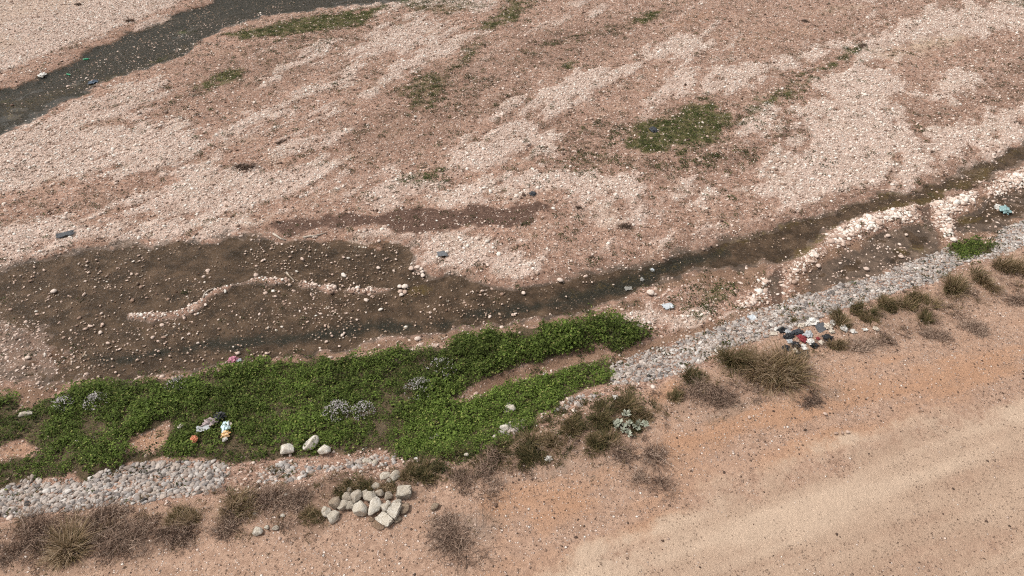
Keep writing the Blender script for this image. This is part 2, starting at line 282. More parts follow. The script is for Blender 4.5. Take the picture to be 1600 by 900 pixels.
shore = np.clip(1 - np.abs(zone([POOL], 1.0, .9, .9) - .36) / .22, 0, 1) * (fbm(XX, YY, 3.0, 3, 19) > .46)
pale = pale * (1 - .8 * shore) * (1 - mudf); brown = np.maximum(brown, .7 * shore)
pale = sstep(.12, .82, pale)
pale = pale * (1 - TERR); brown = brown * (1 - TERR); moss = moss * (1 - TERR)
wet = np.maximum.reduce([pool * (1 - .75 * pridge) * (1 - .45 * SHOAL), farw * (1 - .3 * (FINE + .5)), side]) * (1 - ridge)
green = green * (1 - bare); orange = np.maximum(orange, .75 * zone(BARE_IN_GREEN, .3, .4, .6))

# ------------------------------------------------------------------ ground height
und = (fbm(XX, YY, 9, 4, 8) - .5) * .30 + (STREAK - .5) * .16
HH = und * (1 - sstep(.0, .4, BANK)) * .8 + .06
HH = HH + .05 * pale + .10 * ridge + .05 * pridge
HH = HH * (1 - .92 * np.maximum.reduce([sstep(0, 1, zone([POOL], 1.0, .7, .3)), side, sstep(0, 1, zone([FAR_STREAM], 1.2, .7, .3))]))
HH = HH - .14 * pool * (1 - pridge * .95) * (1 - .9 * ridge) - .06 * silt * pool + .05 * SHOAL * pool - .09 * side * (1 - ridge) - .11 * farw - .10 * farc
HH = HH + .05 * (fbm(XX, YY, 2.5, 3, 9) - .5) * np.maximum(pool, farw)
HH = HH + .12 * sstep(.2, .9, zone([GREEN], .6, .3, .3)) * (1 - sstep(0, .4, BANK)) - .05 * bare
HH = HH + PROF
HH = HH + TERR * ((fbm(XX, YY, 3.0, 4, 12) - .5) * .10 + (fbm(XX / 3.5 + YY * .1, YY, .7, 3, 13) - .5) * .05)
HH = HH + TERR * (TRACK - .5) * .10
HH = HH + (fbm(XX, YY, .5, 2, 14) - .5) * .035
WATER_Z = -0.085

def gz(x, y): return look(HH, x, y)
def P(u, v, lift=0.0):
    """where a sight line meets the ground"""
    z = 0.3
    for _ in range(8):
        x, y = ray_xy(u, v, z + lift); z = float(gz(x, y))
    return float(x), float(y), z
def mpp(u, v):
    """metres across one pixel of the 1600 px frame at that spot, and how much the ground is foreshortened there"""
    x, y, z = P(u, v)
    dep = y * math.cos(math.radians(PITCH)) + (CAM_H - z) * math.sin(math.radians(PITCH))
    return dep / FPX, (CAM_H - z) / math.hypot(y, CAM_H - z)

# ------------------------------------------------------------------ node helpers
class NB:
    def __init__(self, name, tree=None):
        self.m = bpy.data.materials.new(name); self.m.use_nodes = True
        self.t = self.m.node_tree; self.t.nodes.clear()
        self.out = self.t.nodes.new('ShaderNodeOutputMaterial')
    def n(self, typ, **kw):
        nd = self.t.nodes.new(typ)
        for k, v in kw.items(): setattr(nd, k, v)
        return nd
    def s(self, sock, v):
        if hasattr(v, 'is_output') or isinstance(v, bpy.types.NodeSocket): self.t.links.new(v, sock)
        else: sock.default_value = v
    def attr(self, name, typ='GEOMETRY', out='Fac'):
        nd = self.n('ShaderNodeAttribute', attribute_type=typ, attribute_name=name); return nd.outputs[out]
    def math(self, op, a, b=0.0, c=None, clamp=False):
        nd = self.n('ShaderNodeMath', operation=op, use_clamp=clamp); self.s(nd.inputs[0], a); self.s(nd.inputs[1], b)
        if c is not None: self.s(nd.inputs[2], c)
        return nd.outputs[0]
    def mix(self, f, a, b, blend='MIX'):
        nd = self.n('ShaderNodeMix', data_type='RGBA', blend_type=blend)
        self.s(nd.inputs[0], f)
        for k, v in ((6, a), (7, b)):
            self.s(nd.inputs[k], v if not isinstance(v, tuple) else (*v, 1.0)[:4])
        return nd.outputs[2]
    def ramp(self, f, stops, interp='LINEAR'):
        nd = self.n('ShaderNodeValToRGB'); cr = nd.color_ramp; cr.interpolation = interp
        while len(cr.elements) < len(stops): cr.elements.new(.5)
        for e, (p, c) in zip(cr.elements, stops): e.position = p; e.color = (*c, 1.0)
        self.s(nd.inputs[0], f); return nd.outputs[0]
    def rng(self, v, a, b, c=0.0, d=1.0):
        nd = self.n('ShaderNodeMapRange', clamp=True, interpolation_type='SMOOTHSTEP')
        for k, q in enumerate((v, a, b, c, d)): self.s(nd.inputs[k], q)
        return nd.outputs[0]
    def noise(self, vec, scale, detail=3.0, rough=.55):
        nd = self.n('ShaderNodeTexNoise'); self.s(nd.inputs['Vector'], vec)
        nd.inputs['Scale'].default_value = scale; nd.inputs['Detail'].default_value = detail; nd.inputs['Roughness'].default_value = rough
        return nd.outputs['Fac']
    def voro(self, vec, scale, feature='F1', rand=1.0):
        nd = self.n('ShaderNodeTexVoronoi', feature=feature); self.s(nd.inputs['Vector'], vec)
        nd.inputs['Scale'].default_value = scale; nd.inputs['Randomness'].default_value = rand
        return nd
    def pos(self):
        return self.n('ShaderNodeNewGeometry').outputs['Position']
    def principled(self, col, rough=.9, normal=None, spec=.3, **kw):
        p = self.n('ShaderNodeBsdfPrincipled')
        self.s(p.inputs['Base Color'], col if not isinstance(col, tuple) else (*col, 1.0)); self.s(p.inputs['Roughness'], rough)
        p.inputs['Specular IOR Level'].default_value = spec
        if normal is not None: self.s(p.inputs['Normal'], normal)
        for k, v in kw.items(): self.s(p.inputs[k], v)
        return p.outputs[0]
    def bump(self, h, dist=.02, strength=1.0):
        b = self.n('ShaderNodeBump'); b.inputs['Distance'].default_value = dist; self.s(b.inputs['Strength'], strength)
        self.s(b.inputs['Height'], h); return b.outputs[0]
    def done(self, sh):
        self.t.links.new(sh, self.out.inputs['Surface']); return self.m

# ------------------------------------------------------------------ ground material: masks pick the soil, cells and noise make the grit
STONE_RAMP = [(0, (.055, .036, .028)), (.15, (.15, .095, .07)), (.32, (.34, .235, .18)), (.55, (.54, .405, .335)), (.8, (.69, .555, .475)), (.95, (.77, .665, .59)), (1, (.83, .77, .70))]
def ground_material():
    b = NB('ground_soil')
    pos = b.pos()
    A = {k: b.attr(k) for k in ('pale', 'brown', 'wet', 'moss', 'sand', 'orange', 'grey', 'scrub', 'terrace', 'mudbank', 'under', 'algae', 'silt', 'finger', 'track')}
    n1 = b.noise(pos, 1.1, 5, .65); n2 = b.noise(pos, 6.0, 4, .7); n3 = b.noise(pos, 22.0, 3, .7)
    def sharp(k, amp=.7, lo=.38, hi=.62):
        v = b.math('ADD', A[k], b.math('MULTIPLY', b.math('SUBTRACT', n2, .5), amp))
        return b.rng(v, lo, hi)
    # fine soil
    soil = b.ramp(n2, [(.25, (.13, .073, .050)), (.5, (.345, .218, .166)), (.75, (.545, .385, .305))])
    soil = b.mix(b.rng(n1, .35, .7), b.mix(1.0, soil, (.85, .82, .79), 'MULTIPLY'), soil)
    soil = b.mix(b.math('MULTIPLY', A['brown'], .65), soil, b.ramp(n2, [(.3, (.065, .038, .027)), (.7, (.19, .115, .082))]))
    soil = b.mix(b.math('MULTIPLY', A['pale'], .8), soil, b.ramp(n2, [(.3, (.35, .25, .20)), (.5, (.53, .405, .34)), (.7, (.69, .555, .48))]))
    soil = b.mix(b.math('MULTIPLY', A['terrace'], 1.0), soil, b.ramp(n2, [(.25, (.225, .140, .098)), (.5, (.34, .222, .160)), (.75, (.44, .305, .226))]))
    soil = b.mix(b.math('MULTIPLY', sharp('scrub', .8, .2, .9), .85), soil, b.ramp(n2, [(.3, (.105, .066, .048)), (.5, (.175, .112, .08)), (.72, (.29, .195, .14))]))
    so = b.mix(n1, (.33, .178, .105), (.39, .235, .148))
    soil = b.mix(b.math('MULTIPLY', sharp('orange', 1.0, .15, 1.0), .8), soil, so)
    sa = b.ramp(b.math('ADD', A['track'], b.math('MULTIPLY', b.math('SUBTRACT', n1, .5), .3)), [(.30, (.345, .242, .175)), (.48, (.395, .288, .212)), (.64, (.445, .335, .25))])
    soil = b.mix(b.math('MULTIPLY', sharp('sand', 1.0, .15, .95), .92), soil, sa)
    soil = b.mix(b.math('MULTIPLY', sharp('grey', 1.2, .3, .8), .55), soil, (.20, .155, .125))
    # gravel: two sizes of cells, a share of them stones
    def layer(scale, dens, lo, hi, seed):
        off = b.n('ShaderNodeVectorMath', operation='ADD'); b.s(off.inputs[0], pos); off.inputs[1].default_value = (seed, seed * 1.7, 0)
        v = b.voro(off.outputs[0], scale)
        sep = b.n('ShaderNodeSeparateColor'); b.s(sep.inputs[0], v.outputs['Color'])
        on = b.math('LESS_THAN', sep.outputs[0], dens)
        m = b.math('MULTIPLY', b.rng(v.outputs['Distance'], lo, hi, 1.0, 0.0), on)
        return m, sep.outputs[1], v.outputs['Distance'], on
    grav = b.math('ADD', .42, b.math('MULTIPLY', A['pale'], .5))
    grav = b.math('SUBTRACT', grav, b.math('MULTIPLY', A['brown'], .12))
    grav = b.math('SUBTRACT', grav, b.math('MULTIPLY', A['terrace'], .16))
    grav = b.math('SUBTRACT', grav, b.math('MULTIPLY', A['sand'], .30))
    grav = b.math('SUBTRACT', grav, b.math('MULTIPLY', A['orange'], .12))
    grav = b.math('SUBTRACT', grav, b.math('MULTIPLY', A['wet'], .25))
    grav = b.math('SUBTRACT', grav, b.math('MULTIPLY', A['mudbank'], .22))
    grav = b.math('ADD', grav, b.math('MULTIPLY', b.math('SUBTRACT', n1, .5), .5))
    m1, r1, d1, o1 = layer(20.0, grav, .30, .5, 3.1)
    m2, r2, d2, o2 = layer(9.5, b.math('MULTIPLY', grav, .5), .26, .42, 8.7)
    def lift(q):
        f = b.math('MULTIPLY', A['pale'], .45)
        return b.math('ADD', b.math('MULTIPLY', q, b.math('SUBTRACT', 1.0, f)), f)
    r1 = lift(r1); r2 = lift(r2)
    col = b.mix(b.math('MULTIPLY', m1, .85), soil, b.ramp(r1, STONE_RAMP))
    col = b.mix(b.math('MULTIPLY', m2, .9), col, b.ramp(r2, STONE_RAMP))
    # dark specks: bits of dry plant and soil crumbs
    vs = b.voro(pos, 12.0); sp = b.n('ShaderNodeSeparateColor'); b.s(sp.inputs[0], vs.outputs['Color'])
    spk = b.math('MULTIPLY', b.rng(vs.outputs['Distance'], .15, .38, 1.0, 0.0), b.math('LESS_THAN', sp.outputs[2], b.rng(b.noise(pos, .9, 4, .7), .35, .70, .06, .62)))
    col = b.mix(b.math('MULTIPLY', spk, .68), col, (.10, .066, .048))
    # broad drifts of tint: olive and grey dust against pink
    nt_ = b.noise(pos, .55, 4, .65); nv = b.noise(pos, 2.6, 4, .7)
    col = b.mix(b.math('MULTIPLY', b.rng(nt_, .46, .70), b.math('MULTIPLY', b.math('SUBTRACT', 1.0, A['terrace']), .22)), col, b.mix(1.0, col, (.80, .86, .74), 'MULTIPLY'))
    col = b.mix(b.math('SUBTRACT', 1.0, b.math('MULTIPLY', A['terrace'], .8)), col, b.ramp(nv, [(.25, (.70, .67, .64)), (.5, (1, 1, 1)), (.8, (1.26, 1.24, 1.21))]), 'MULTIPLY')
    # mud bank, wet bed, algae, moss
    mb = b.ramp(n1, [(.3, (.13, .078, .052)), (.6, (.23, .145, .098)), (.85, (.29, .195, .135))])
    col = b.mix(b.math('MULTIPLY', sharp('mudbank'), b.rng(m1, 0, 1, .9, .45)), col, mb)
    col = b.mix(b.math('MULTIPLY', sharp('finger', .8, .3, .75), b.rng(m2, 0, 1, .92, .4)), col, b.ramp(n2, [(.3, (.062, .036, .027)), (.7, (.125, .076, .056))]))
    wetc = b.ramp(b.noise(pos, 1.4, 6, .75), [(.28, (.036, .027, .020)), (.45, (.074, .053, .039)), (.58, (.130, .091, .066)), (.76, (.20, .142, .105))])
    wetc = b.mix(b.math('MULTIPLY', sharp('silt', .8, .25, .8), .9), wetc, b.ramp(n2, [(.3, (.016, .020, .018)), (.7, (.044, .044, .036))]))
    wetc = b.mix(b.math('MULTIPLY', sharp('algae', 1.0, .3, .7), .75), wetc, b.ramp(n2, [(.3, (.085, .064, .024)), (.7, (.17, .122, .055))]))
    wf = sharp('wet', .8, .30, .68)
    stone_w = b.mix(m2, b.mix(m1, wetc, b.mix(.6, b.ramp(r1, STONE_RAMP), wetc)), b.mix(.4, b.ramp(r2, STONE_RAMP), wetc))
    col = b.mix(wf, col, b.mix(.55, wetc, stone_w))
    mo = b.ramp(n3, [(.3, (.036, .038, .013)), (.55, (.085, .086, .027)), (.8, (.16, .14, .06))])
    col = b.mix(b.math('MULTIPLY', sharp('moss', 1.1, .3, .9), b.rng(m2, 0, 1, .85, .2)), col, mo)
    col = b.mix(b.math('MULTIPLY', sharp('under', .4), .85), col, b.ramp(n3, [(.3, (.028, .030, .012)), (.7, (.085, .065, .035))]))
    b_str = b.math('SUBTRACT', .9, b.math('MULTIPLY', wf, .65))
    h = b.math('ADD', b.math('MULTIPLY', m1, .5), b.math('ADD', b.math('MULTIPLY', m2, 1.0), b.math('ADD', b.math('MULTIPLY', n2, .8), b.math('MULTIPLY', n3, .4))))
    nrm = b.bump(h, .065, b_str)
    rough = b.math('SUBTRACT', .95, b.math('MULTIPLY', wf, .35))
    return b.done(b.principled(col, rough, nrm, .12))

def build_ground():
    far = np.array([1.5, 4, 10, 25, 60, 140, 350])
    xs = np.concatenate([GX[0] - far[::-1], GX, GX[-1] + far]); ys = np.concatenate([GY[0] - far[::-1], GY, GY[-1] + far])
    nx, ny = len(xs), len(ys)
    X, Y = np.meshgrid(xs, ys, indexing='ij')
    def ext(A): return np.pad(A, len(far), mode='edge')
    co = np.stack([X, Y, ext(HH)], 2).reshape(-1, 3)
    i = np.arange(nx * ny).reshape(nx, ny)
    q = np.stack([i[:-1, :-1], i[1:, :-1], i[1:, 1:], i[:-1, 1:]], 2).reshape(-1, 4)
    me = bpy.data.meshes.new('ground')
    me.vertices.add(len(co)); me.vertices.foreach_set('co', co.ravel())
    me.loops.add(q.size); me.loops.foreach_set('vertex_index', q.ravel().astype(np.int32))
    me.polygons.add(len(q)); me.polygons.foreach_set('loop_start', np.arange(0, q.size, 4, dtype=np.int32))
    me.update(); me.validate()
    me.polygons.foreach_set('use_smooth', np.ones(len(q), bool))
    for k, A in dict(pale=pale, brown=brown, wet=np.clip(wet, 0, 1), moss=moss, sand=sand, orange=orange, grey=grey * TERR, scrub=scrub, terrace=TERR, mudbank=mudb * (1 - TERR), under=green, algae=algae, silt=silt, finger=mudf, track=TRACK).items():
        at = me.attributes.new(k, 'FLOAT', 'POINT'); at.data.foreach_set('value', ext(A).ravel().astype(np.float32))
    me.materials.append(ground_material())
    o = bpy.data.objects.new('ground', me); o['kind'] = 'structure'; COL.objects.link(o)
build_ground()

# ------------------------------------------------------------------ water: thin clear sheets over the dark bed
def water_material():
    b = NB('shallow_water')
    pos = b.pos()
    nrm = b.bump(b.math('ADD', b.noise(pos, 7.0, 3, .6), b.math('MULTIPLY', b.noise(pos, 1.6, 2), .8)), .02, .35)
    fr = b.n('ShaderNodeFresnel'); fr.inputs['IOR'].default_value = 1.33; b.s(fr.inputs['Normal'], nrm)
    tr = b.n('ShaderNodeBsdfTransparent'); tr.inputs['Color'].default_value = (.80, .775, .73, 1)
    gl = b.n('ShaderNodeBsdfGlossy'); gl.inputs['Roughness'].default_value = .12; gl.inputs['Color'].default_value = (1, 1, 1, 1); b.s(gl.inputs['Normal'], nrm)
    mx = b.n('ShaderNodeMixShader'); b.s(mx.inputs[0], b.math('MULTIPLY', fr.outputs[0], .13)); b.s(mx.inputs[1], tr.outputs[0]); b.s(mx.inputs[2], gl.outputs[0])
    return b.done(mx.outputs[0])
WATER_MAT = water_material()
def build_water(name, mask, z):
    st = 2
    sub = mask[::st, ::st]; xs = GX[::st]; ys = GY[::st]
    on = (sub[:-1, :-1] + sub[1:, :-1] + sub[1:, 1:] + sub[:-1, 1:]) > .15
    ii, jj = np.nonzero(on)
    ny = len(ys)
    q = np.stack([ii * ny + jj, (ii + 1) * ny + jj, (ii + 1) * ny + jj + 1, ii * ny + jj + 1], 1)
    u, inv = np.unique(q.ravel(), return_inverse=True)
    co = np.stack([xs[u // ny], ys[u % ny], np.full(len(u), z)], 1)
    me = bpy.data.meshes.new(name); me.from_pydata(co.tolist(), [], inv.reshape(-1, 4).tolist())
    me.materials.append(WATER_MAT)
    o = bpy.data.objects.new(name, me); o['kind'] = 'structure'; COL.objects.link(o)
build_water('stream_water', np.maximum(pool, side), WATER_Z)
build_water('stream_water', farw, WATER_Z - .012)

# ------------------------------------------------------------------ mesh and object helpers
def link(name, me, mat=None, parent=None, loc=None, rot=None, scale=None, label=None, cat=None, group=None, kind=None):
    if mat is not None and not me.materials: me.materials.append(mat)
    o = bpy.data.objects.new(name, me)
    if parent is not None: o.parent = parent
    if loc is not None: o.location = loc
    if rot is not None: o.rotation_euler = rot
    if scale is not None: o.scale = scale
    if label: o['label'] = label
    if cat: o['category'] = cat
    if group: o['group'] = group
    if kind: o['kind'] = kind
    COL.objects.link(o); return o
def empty(name, loc, label, cat, group=None, rz=0.0):
    return link(name, None, None, None, loc, (0, 0, rz), None, label, cat, group)
def mesh_from(name, V, F, mat=None, smooth=True, tone=None):
    me = bpy.data.meshes.new(name); me.from_pydata([tuple(v) for v in V], [], F)
    if smooth: me.polygons.foreach_set('use_smooth', np.ones(len(me.polygons), bool))
    if tone is not None:
        at = me.attributes.new('tone', 'FLOAT', 'POINT'); at.data.foreach_set('value', np.asarray(tone, np.float32))
    if mat is not None: me.materials.append(mat)
    return me

def pebble_mesh(seed, mat, seg=7, rings=4, lump=.16, flat=.8):
    r = np.random.default_rng(seed)
    V = [(0, 0, 1.0)]
    for i in range(1, rings):
        a = math.pi * i / rings
        for j in range(seg):
            t = 2 * math.pi * (j + .5 * (i % 2)) / seg
            V.append((math.sin(a) * math.cos(t), math.sin(a) * math.sin(t), math.cos(a)))
    V.append((0, 0, -1.0)); V = np.array(V)
    V *= (1 + r.uniform(-lump, lump, len(V)))[:, None]
    for _ in range(3):                                # worn facets
        n = r.normal(size=3); n /= np.linalg.norm(n); d = V @ n; k = r.uniform(.62, .85)
        V -= np.outer(np.maximum(d - k, 0), n) * .9
    V[:, 2] *= flat
    F = []
    for j in range(seg): F.append((0, 1 + j, 1 + (j + 1) % seg))
    for i in range(rings - 2):
        a = 1 + i * seg; c = a + seg
        for j in range(seg): F.append((a + j, c + j, c + (j + 1) % seg, a + (j + 1) % seg))
    a = 1 + (rings - 2) * seg
    for j in range(seg): F.append((a + j, len(V) - 1, a + (j + 1) % seg))
    return mesh_from('pebble', V * .5, F, mat)

def stone_material(name, stops, bumpy=.3):
    b = NB(name)
    tone = b.attr('tone', 'INSTANCER')
    tc = b.n('ShaderNodeTexCoord').outputs['Object']
    n = b.noise(tc, 2.5, 4, .65)
    col = b.ramp(tone, stops)
    col = b.mix(b.rng(n, .35, .75), b.mix(1.0, col, (.74, .72, .70), 'MULTIPLY'), col)
    return b.done(b.principled(col, .88, b.bump(n, .05, bumpy), .25))
WARM = stone_material('river_stone', STONE_RAMP)
GREYST = stone_material('revetment_stone', [(0, (.05, .048, .05)), (.10, (.15, .13, .115)), (.2, (.185, .168, .162)), (.32, (.36, .29, .245)), (.42, (.28, .262, .255)), (.55, (.45, .38, .33)), (.66, (.375, .35, .335)), (.78, (.54, .47, .42)), (.9, (.50, .475, .455)), (1, (.70, .66, .62))])
WARM_PEBBLES = [pebble_mesh(100 + k, WARM) for k in range(6)]
TINY_PEBBLES = [pebble_mesh(140 + k, WARM, 5, 3, .2) for k in range(5)]
GREY_PEBBLES = [pebble_mesh(120 + k, GREYST, 7, 4, .24, .72) for k in range(7)]

def proto_collection(name, meshes):
    c = bpy.data.collections.new(name)
    for k, me in enumerate(meshes): c.objects.link(bpy.data.objects.new('%s_%02d' % (name, k), me))
    return c
def scatter(name, pts, rot, scl, tone, protos, label=None, cat=None, parent=None, group=None):
    """one mass of small pieces: a cloud of points that each carry a piece"""
    n = len(pts)
    me = bpy.data.meshes.new(name); me.vertices.add(n); me.vertices.foreach_set('co', np.asarray(pts, np.float32).ravel())
    for k, A, typ, key in (('rot', rot, 'FLOAT_VECTOR', 'vector'), ('scl', scl, 'FLOAT_VECTOR', 'vector'), ('tone', tone, 'FLOAT', 'value'), ('pick', RNG.integers(0, len(protos), n), 'INT', 'value')):
        at = me.attributes.new(k, typ, 'POINT'); at.data.foreach_set(key, np.asarray(A, np.int32 if typ == 'INT' else np.float32).ravel())
    o = link(name, me, None, parent, label=label, cat=cat, kind='stuff', group=group)
    g = bpy.data.node_groups.new(name, 'GeometryNodeTree')
    g.interface.new_socket('Geometry', in_out='INPUT', socket_type='NodeSocketGeometry'); g.interface.new_socket('Geometry', in_out='OUTPUT', socket_type='NodeSocketGeometry')
    gi = g.nodes.new('NodeGroupInput'); go = g.nodes.new('NodeGroupOutput')
    ip = g.nodes.new('GeometryNodeInstanceOnPoints'); ci = g.nodes.new('GeometryNodeCollectionInfo')
    ci.inputs['Collection'].default_value = proto_collection(name + '_kinds', protos); ci.inputs['Separate Children'].default_value = True; ci.inputs['Reset Children'].default_value = True
    def na(nm, t):
        q = g.nodes.new('GeometryNodeInputNamedAttribute'); q.data_type = t; q.inputs['Name'].default_value = nm; return q.outputs[0]
    L = g.links.new
    L(gi.outputs[0], ip.inputs['Points']); L(ci.outputs[0], ip.inputs['Instance']); ip.inputs['Pick Instance'].default_value = True
    L(na('pick', 'INT'), ip.inputs['Instance Index']); L(na('rot', 'FLOAT_VECTOR'), ip.inputs['Rotation']); L(na('scl', 'FLOAT_VECTOR'), ip.inputs['Scale'])
    L(ip.outputs[0], go.inputs[0])
    md = o.modifiers.new('pieces', 'NODES'); md.node_group = g
    return o

def in_view(x, y, margin=3.0):
    dep = y * math.cos(math.radians(PITCH)) + CAM_H * math.sin(math.radians(PITCH))
    return (np.abs(x) < dep * (800 / FPX) + margin) & (y > 8.2) & (y < 62)
def sprinkle(density, n_max_per_m2, seed):
    """random points, kept where the density map (per m2) says so"""
    r = np.random.default_rng(seed)
    area = (GX[-1] - GX[0]) * (GY[-1] - GY[0]); n = int(area * n_max_per_m2)
    x = r.uniform(GX[0], GX[-1], n); y = r.uniform(GY[0], GY[-1], n)
    k = in_view(x, y); x, y = x[k], y[k]
    keep = r.random(len(x)) * n_max_per_m2 < look(density, x, y)
    return x[keep], y[keep]
def stone_dims(d, r):
    n = len(d); return np.stack([d * r.uniform(.85, 1.35, n), d * r.uniform(.7, 1.05, n), d * r.uniform(.55, .95, n)], 1)

# ------------------------------------------------------------------ gravel on the bar and terrace
r = np.random.default_rng(21)
dry = (1 - .85 * farw) * (1 - .9 * bare) * (1 - .8 * mudf) * (1 - TERR) * (1 - np.clip(wet, 0, 1)) * (1 - green) * (1 - np.maximum(revr, revl)) * (1 - .7 * mudb)
dens = dry * (34 + 60 * pale + 30 * np.clip(STREAK - .45, 0, .4) - 6 * brown) * (1 - .6 * moss) * (1 - .8 * sand) + 150 * ridge + 60 * pridge * pool + 14 * SHOAL * pool + 5 * mudf + TERR * (7 + 10 * scrub) * (1 - .6 * sand)
x, y = sprinkle(dens, 150, 22)
n = len(x); d = np.clip(np.exp(r.normal(math.log(.072), .44, n)), .03, .24) * np.where(look(TERR, x, y) > .5, .62 - .2 * look(sand, x, y), 1.0)
d = d * (1 + .75 * look(ridge, x, y)) * (1 + .3 * look(pridge, x, y))
dm = stone_dims(d, r)
pl = look(pale, x, y); rg = np.maximum(look(ridge, x, y), look(pridge, x, y)); br = look(brown, x, y)
tone = np.clip(r.beta(1.5, 1.25, n) - .38 * look(TERR, x, y) - .30 * look(sand * TERR, x, y) + .20 * pl - .08 * br + .34 * rg + r.normal(0, .06, n), .06, 1)
pts = np.stack([x, y, gz(x, y) + dm[:, 2] * .12], 1)
scatter('gravel', pts, np.stack([r.uniform(-.4, .4, n), r.uniform(-.4, .4, n), r.uniform(0, 6.28, n)], 1), dm, tone, TINY_PEBBLES, 'pinkish pale loose gravel covering the dry riverbed bars', 'gravel')
print('gravel', n)

# ------------------------------------------------------------------ cobbles in and beside the water
r = np.random.default_rng(31)
mound0 = fbm(XX, YY, 1.6, 3, 40)
COB = zone([([(-60,490),(0,480),(60,500),(130,540),(135,580),(40,600),(-60,600)],1.)], .6, .6, .6) * 13
for pl, k in (([(195,480),(300,485),(300,520),(200,516)],9),([(290,478),(420,470),(420,512),(290,516)],8),([(400,448),(570,448),(570,502),(400,502)],9),([(110,430),(320,415),(340,460),(130,475)],6),([(0,440),(110,440),(110,500),(0,500)],5),
              ([(545,545),(620,528),(700,520),(775,508),(770,518),(700,534),(570,558)],16),([(640,455),(770,450),(790,500),(640,505)],4),([(760,440),(900,425),(900,445),(760,470)],4),([(640,385),(680,400),(680,440),(640,430)],8),
              ([(150,440),(280,425),(290,455),(160,470)],4),([(60,90),(130,85),(260,60),(280,75),(180,110),(60,150)],3.5),([(0,140),(60,120),(70,160),(0,190)],3),([(1250,400),(1440,350),(1470,390),(1280,450)],7),([(1490,330),(1640,280),(1640,320),(1500,370)],8),
              ([(1010,445),(1200,430),(1200,480),(1010,520)],8),([(960,495),(1140,480),(1100,508),(970,520)],14),([(1220,420),(1290,385),(1300,400),(1240,470)],14),([(1590,250),(1660,240),(1660,285),(1560,300)],10)):
    COB = np.maximum(COB, zone([pl], .5, .5, .6) * k)
COB = COB * (1 - green) * np.maximum.reduce([pool, side, farw, mudb, ridge])
COB = np.maximum(COB, 8.0 * (.3 + 1.4 * (mound0 > .5)) * np.maximum.reduce([pool, side, .8 * farw, .8 * mudb * (1 - green)]) * (1 - TERR))
SHORE = np.clip(1 - np.abs(zone([POOL], 1.2, 1.0, 1.3) - .62) / .25, 0, 1)
NARROW = zone([[(820,450),(1000,410),(1200,355),(1400,295),(1700,175),(1700,215),(1533,281),(1433,318),(1300,355),(1233,407),(1047,437),(1000,457),(840,500)]], .3, .2, .2)
COB = COB * (1 - .72 * NARROW)
COB = np.maximum(COB, (1 - .5 * NARROW) * 9 * SHORE * (1 - green) * (1 - TERR) * (mound0 > .42))
COB = np.maximum(COB, 16 * ridge) * (1 - np.maximum(revr, revl)) * (1 - .8 * bare)
COB = np.maximum(COB, 1.0 * mudf + .25 * pale * dry)
x, y = sprinkle(COB * 1.5, 30, 32)
n = len(x)
d = np.clip(np.exp(r.normal(math.log(.048), .42, n)), .03, .20) * (1 + .35 * np.clip(look(COB, x, y) / 13, 0, 1))
o_ = np.argsort(-d / (y * .766 + 11.6)); x, y, d = x[o_], y[o_], d[o_]
dm = stone_dims(d, r); tone = np.clip(r.normal(.70, .16, n) - .12 * (r.random(n) < .2) , .12, 1)
rot = np.stack([r.uniform(-.3, .3, n), r.uniform(-.3, .3, n), r.uniform(0, 6.28, n)], 1)
pts = np.stack([x, y, np.maximum(gz(x, y), np.where(look(np.maximum(pool, side), x, y) > .5, WATER_Z - .02, -9)) + dm[:, 2] * .02], 1)
NAMED = 215
zone_ridge = zone([POOL_RIDGE], 1.4, .1, .1)
def cobble_words(px, py, tn):
    tint = 'whitish' if tn > .8 else 'pinkish cream' if tn > .66 else 'tan' if tn > .5 else 'brownish'
    if look(farw, px, py) > .4: return tint + ' cobble among the stones of the far muddy stream', 'cobbles in the far stream'
    if look(ridge, px, py) > .4: return tint + ' cobble in the low stone ridge between stream and backwaters', 'cobbles of the low stone ridges'
    if look(side, px, py) > .4: return tint + ' cobble in the dark backwater enclosed by the stone ridge', 'cobbles in the backwaters'
    if look(pool, px, py) > .4:
        if px > 3: return tint + ' cobble lying in the narrow running stream', 'cobbles in the narrow stream'
        if px < -11 and py < 22.5: where = 'in the stony lower left corner of the wide pool'
        elif look(zone_ridge, px, py) > .1: where = 'beside the thin pebble ridge in the wide pool'
        elif py > 25: where = 'in the upper half of the wide shallow pool'
        elif px > -5: where = 'in the pool between pebble ridge and stream'
        else: where = 'in the lower half of the wide shallow pool'
        return '%s cobble %s' % (tint, where), 'cobbles in the wide pool'
    if look(mudb, px, py) > .4: return tint + ' cobble on the sandy strip between water and green plants', 'cobbles on the sandy strip'
    return 'single ' + tint + ' cobble larger than the gravel around it on the bar', 'cobbles on the gravel bar'
def place_stone(name, me, loc, rot, scl, tone, label, cat, group):
    o = link(name, me, None, None, loc, rot, scl, label, cat, group); o['tone'] = float(tone); return o
sel = np.zeros(n, bool); sel[:NAMED] = True
sel &= (np.abs(x) < (y * .766 + 11.6) * .74) & (y > 9.6) & (y < 54)
for k in np.nonzero(sel)[0]:
    lb, gp = cobble_words(x[k], y[k], tone[k])
    place_stone('cobble', WARM_PEBBLES[k % 6], pts[k], rot[k], dm[k], tone[k], lb, 'stone', gp)
scatter('pebbles', pts[~sel], rot[~sel], dm[~sel], tone[~sel], WARM_PEBBLES, 'small pale pebbles strewn through the stream and pool', 'pebbles')

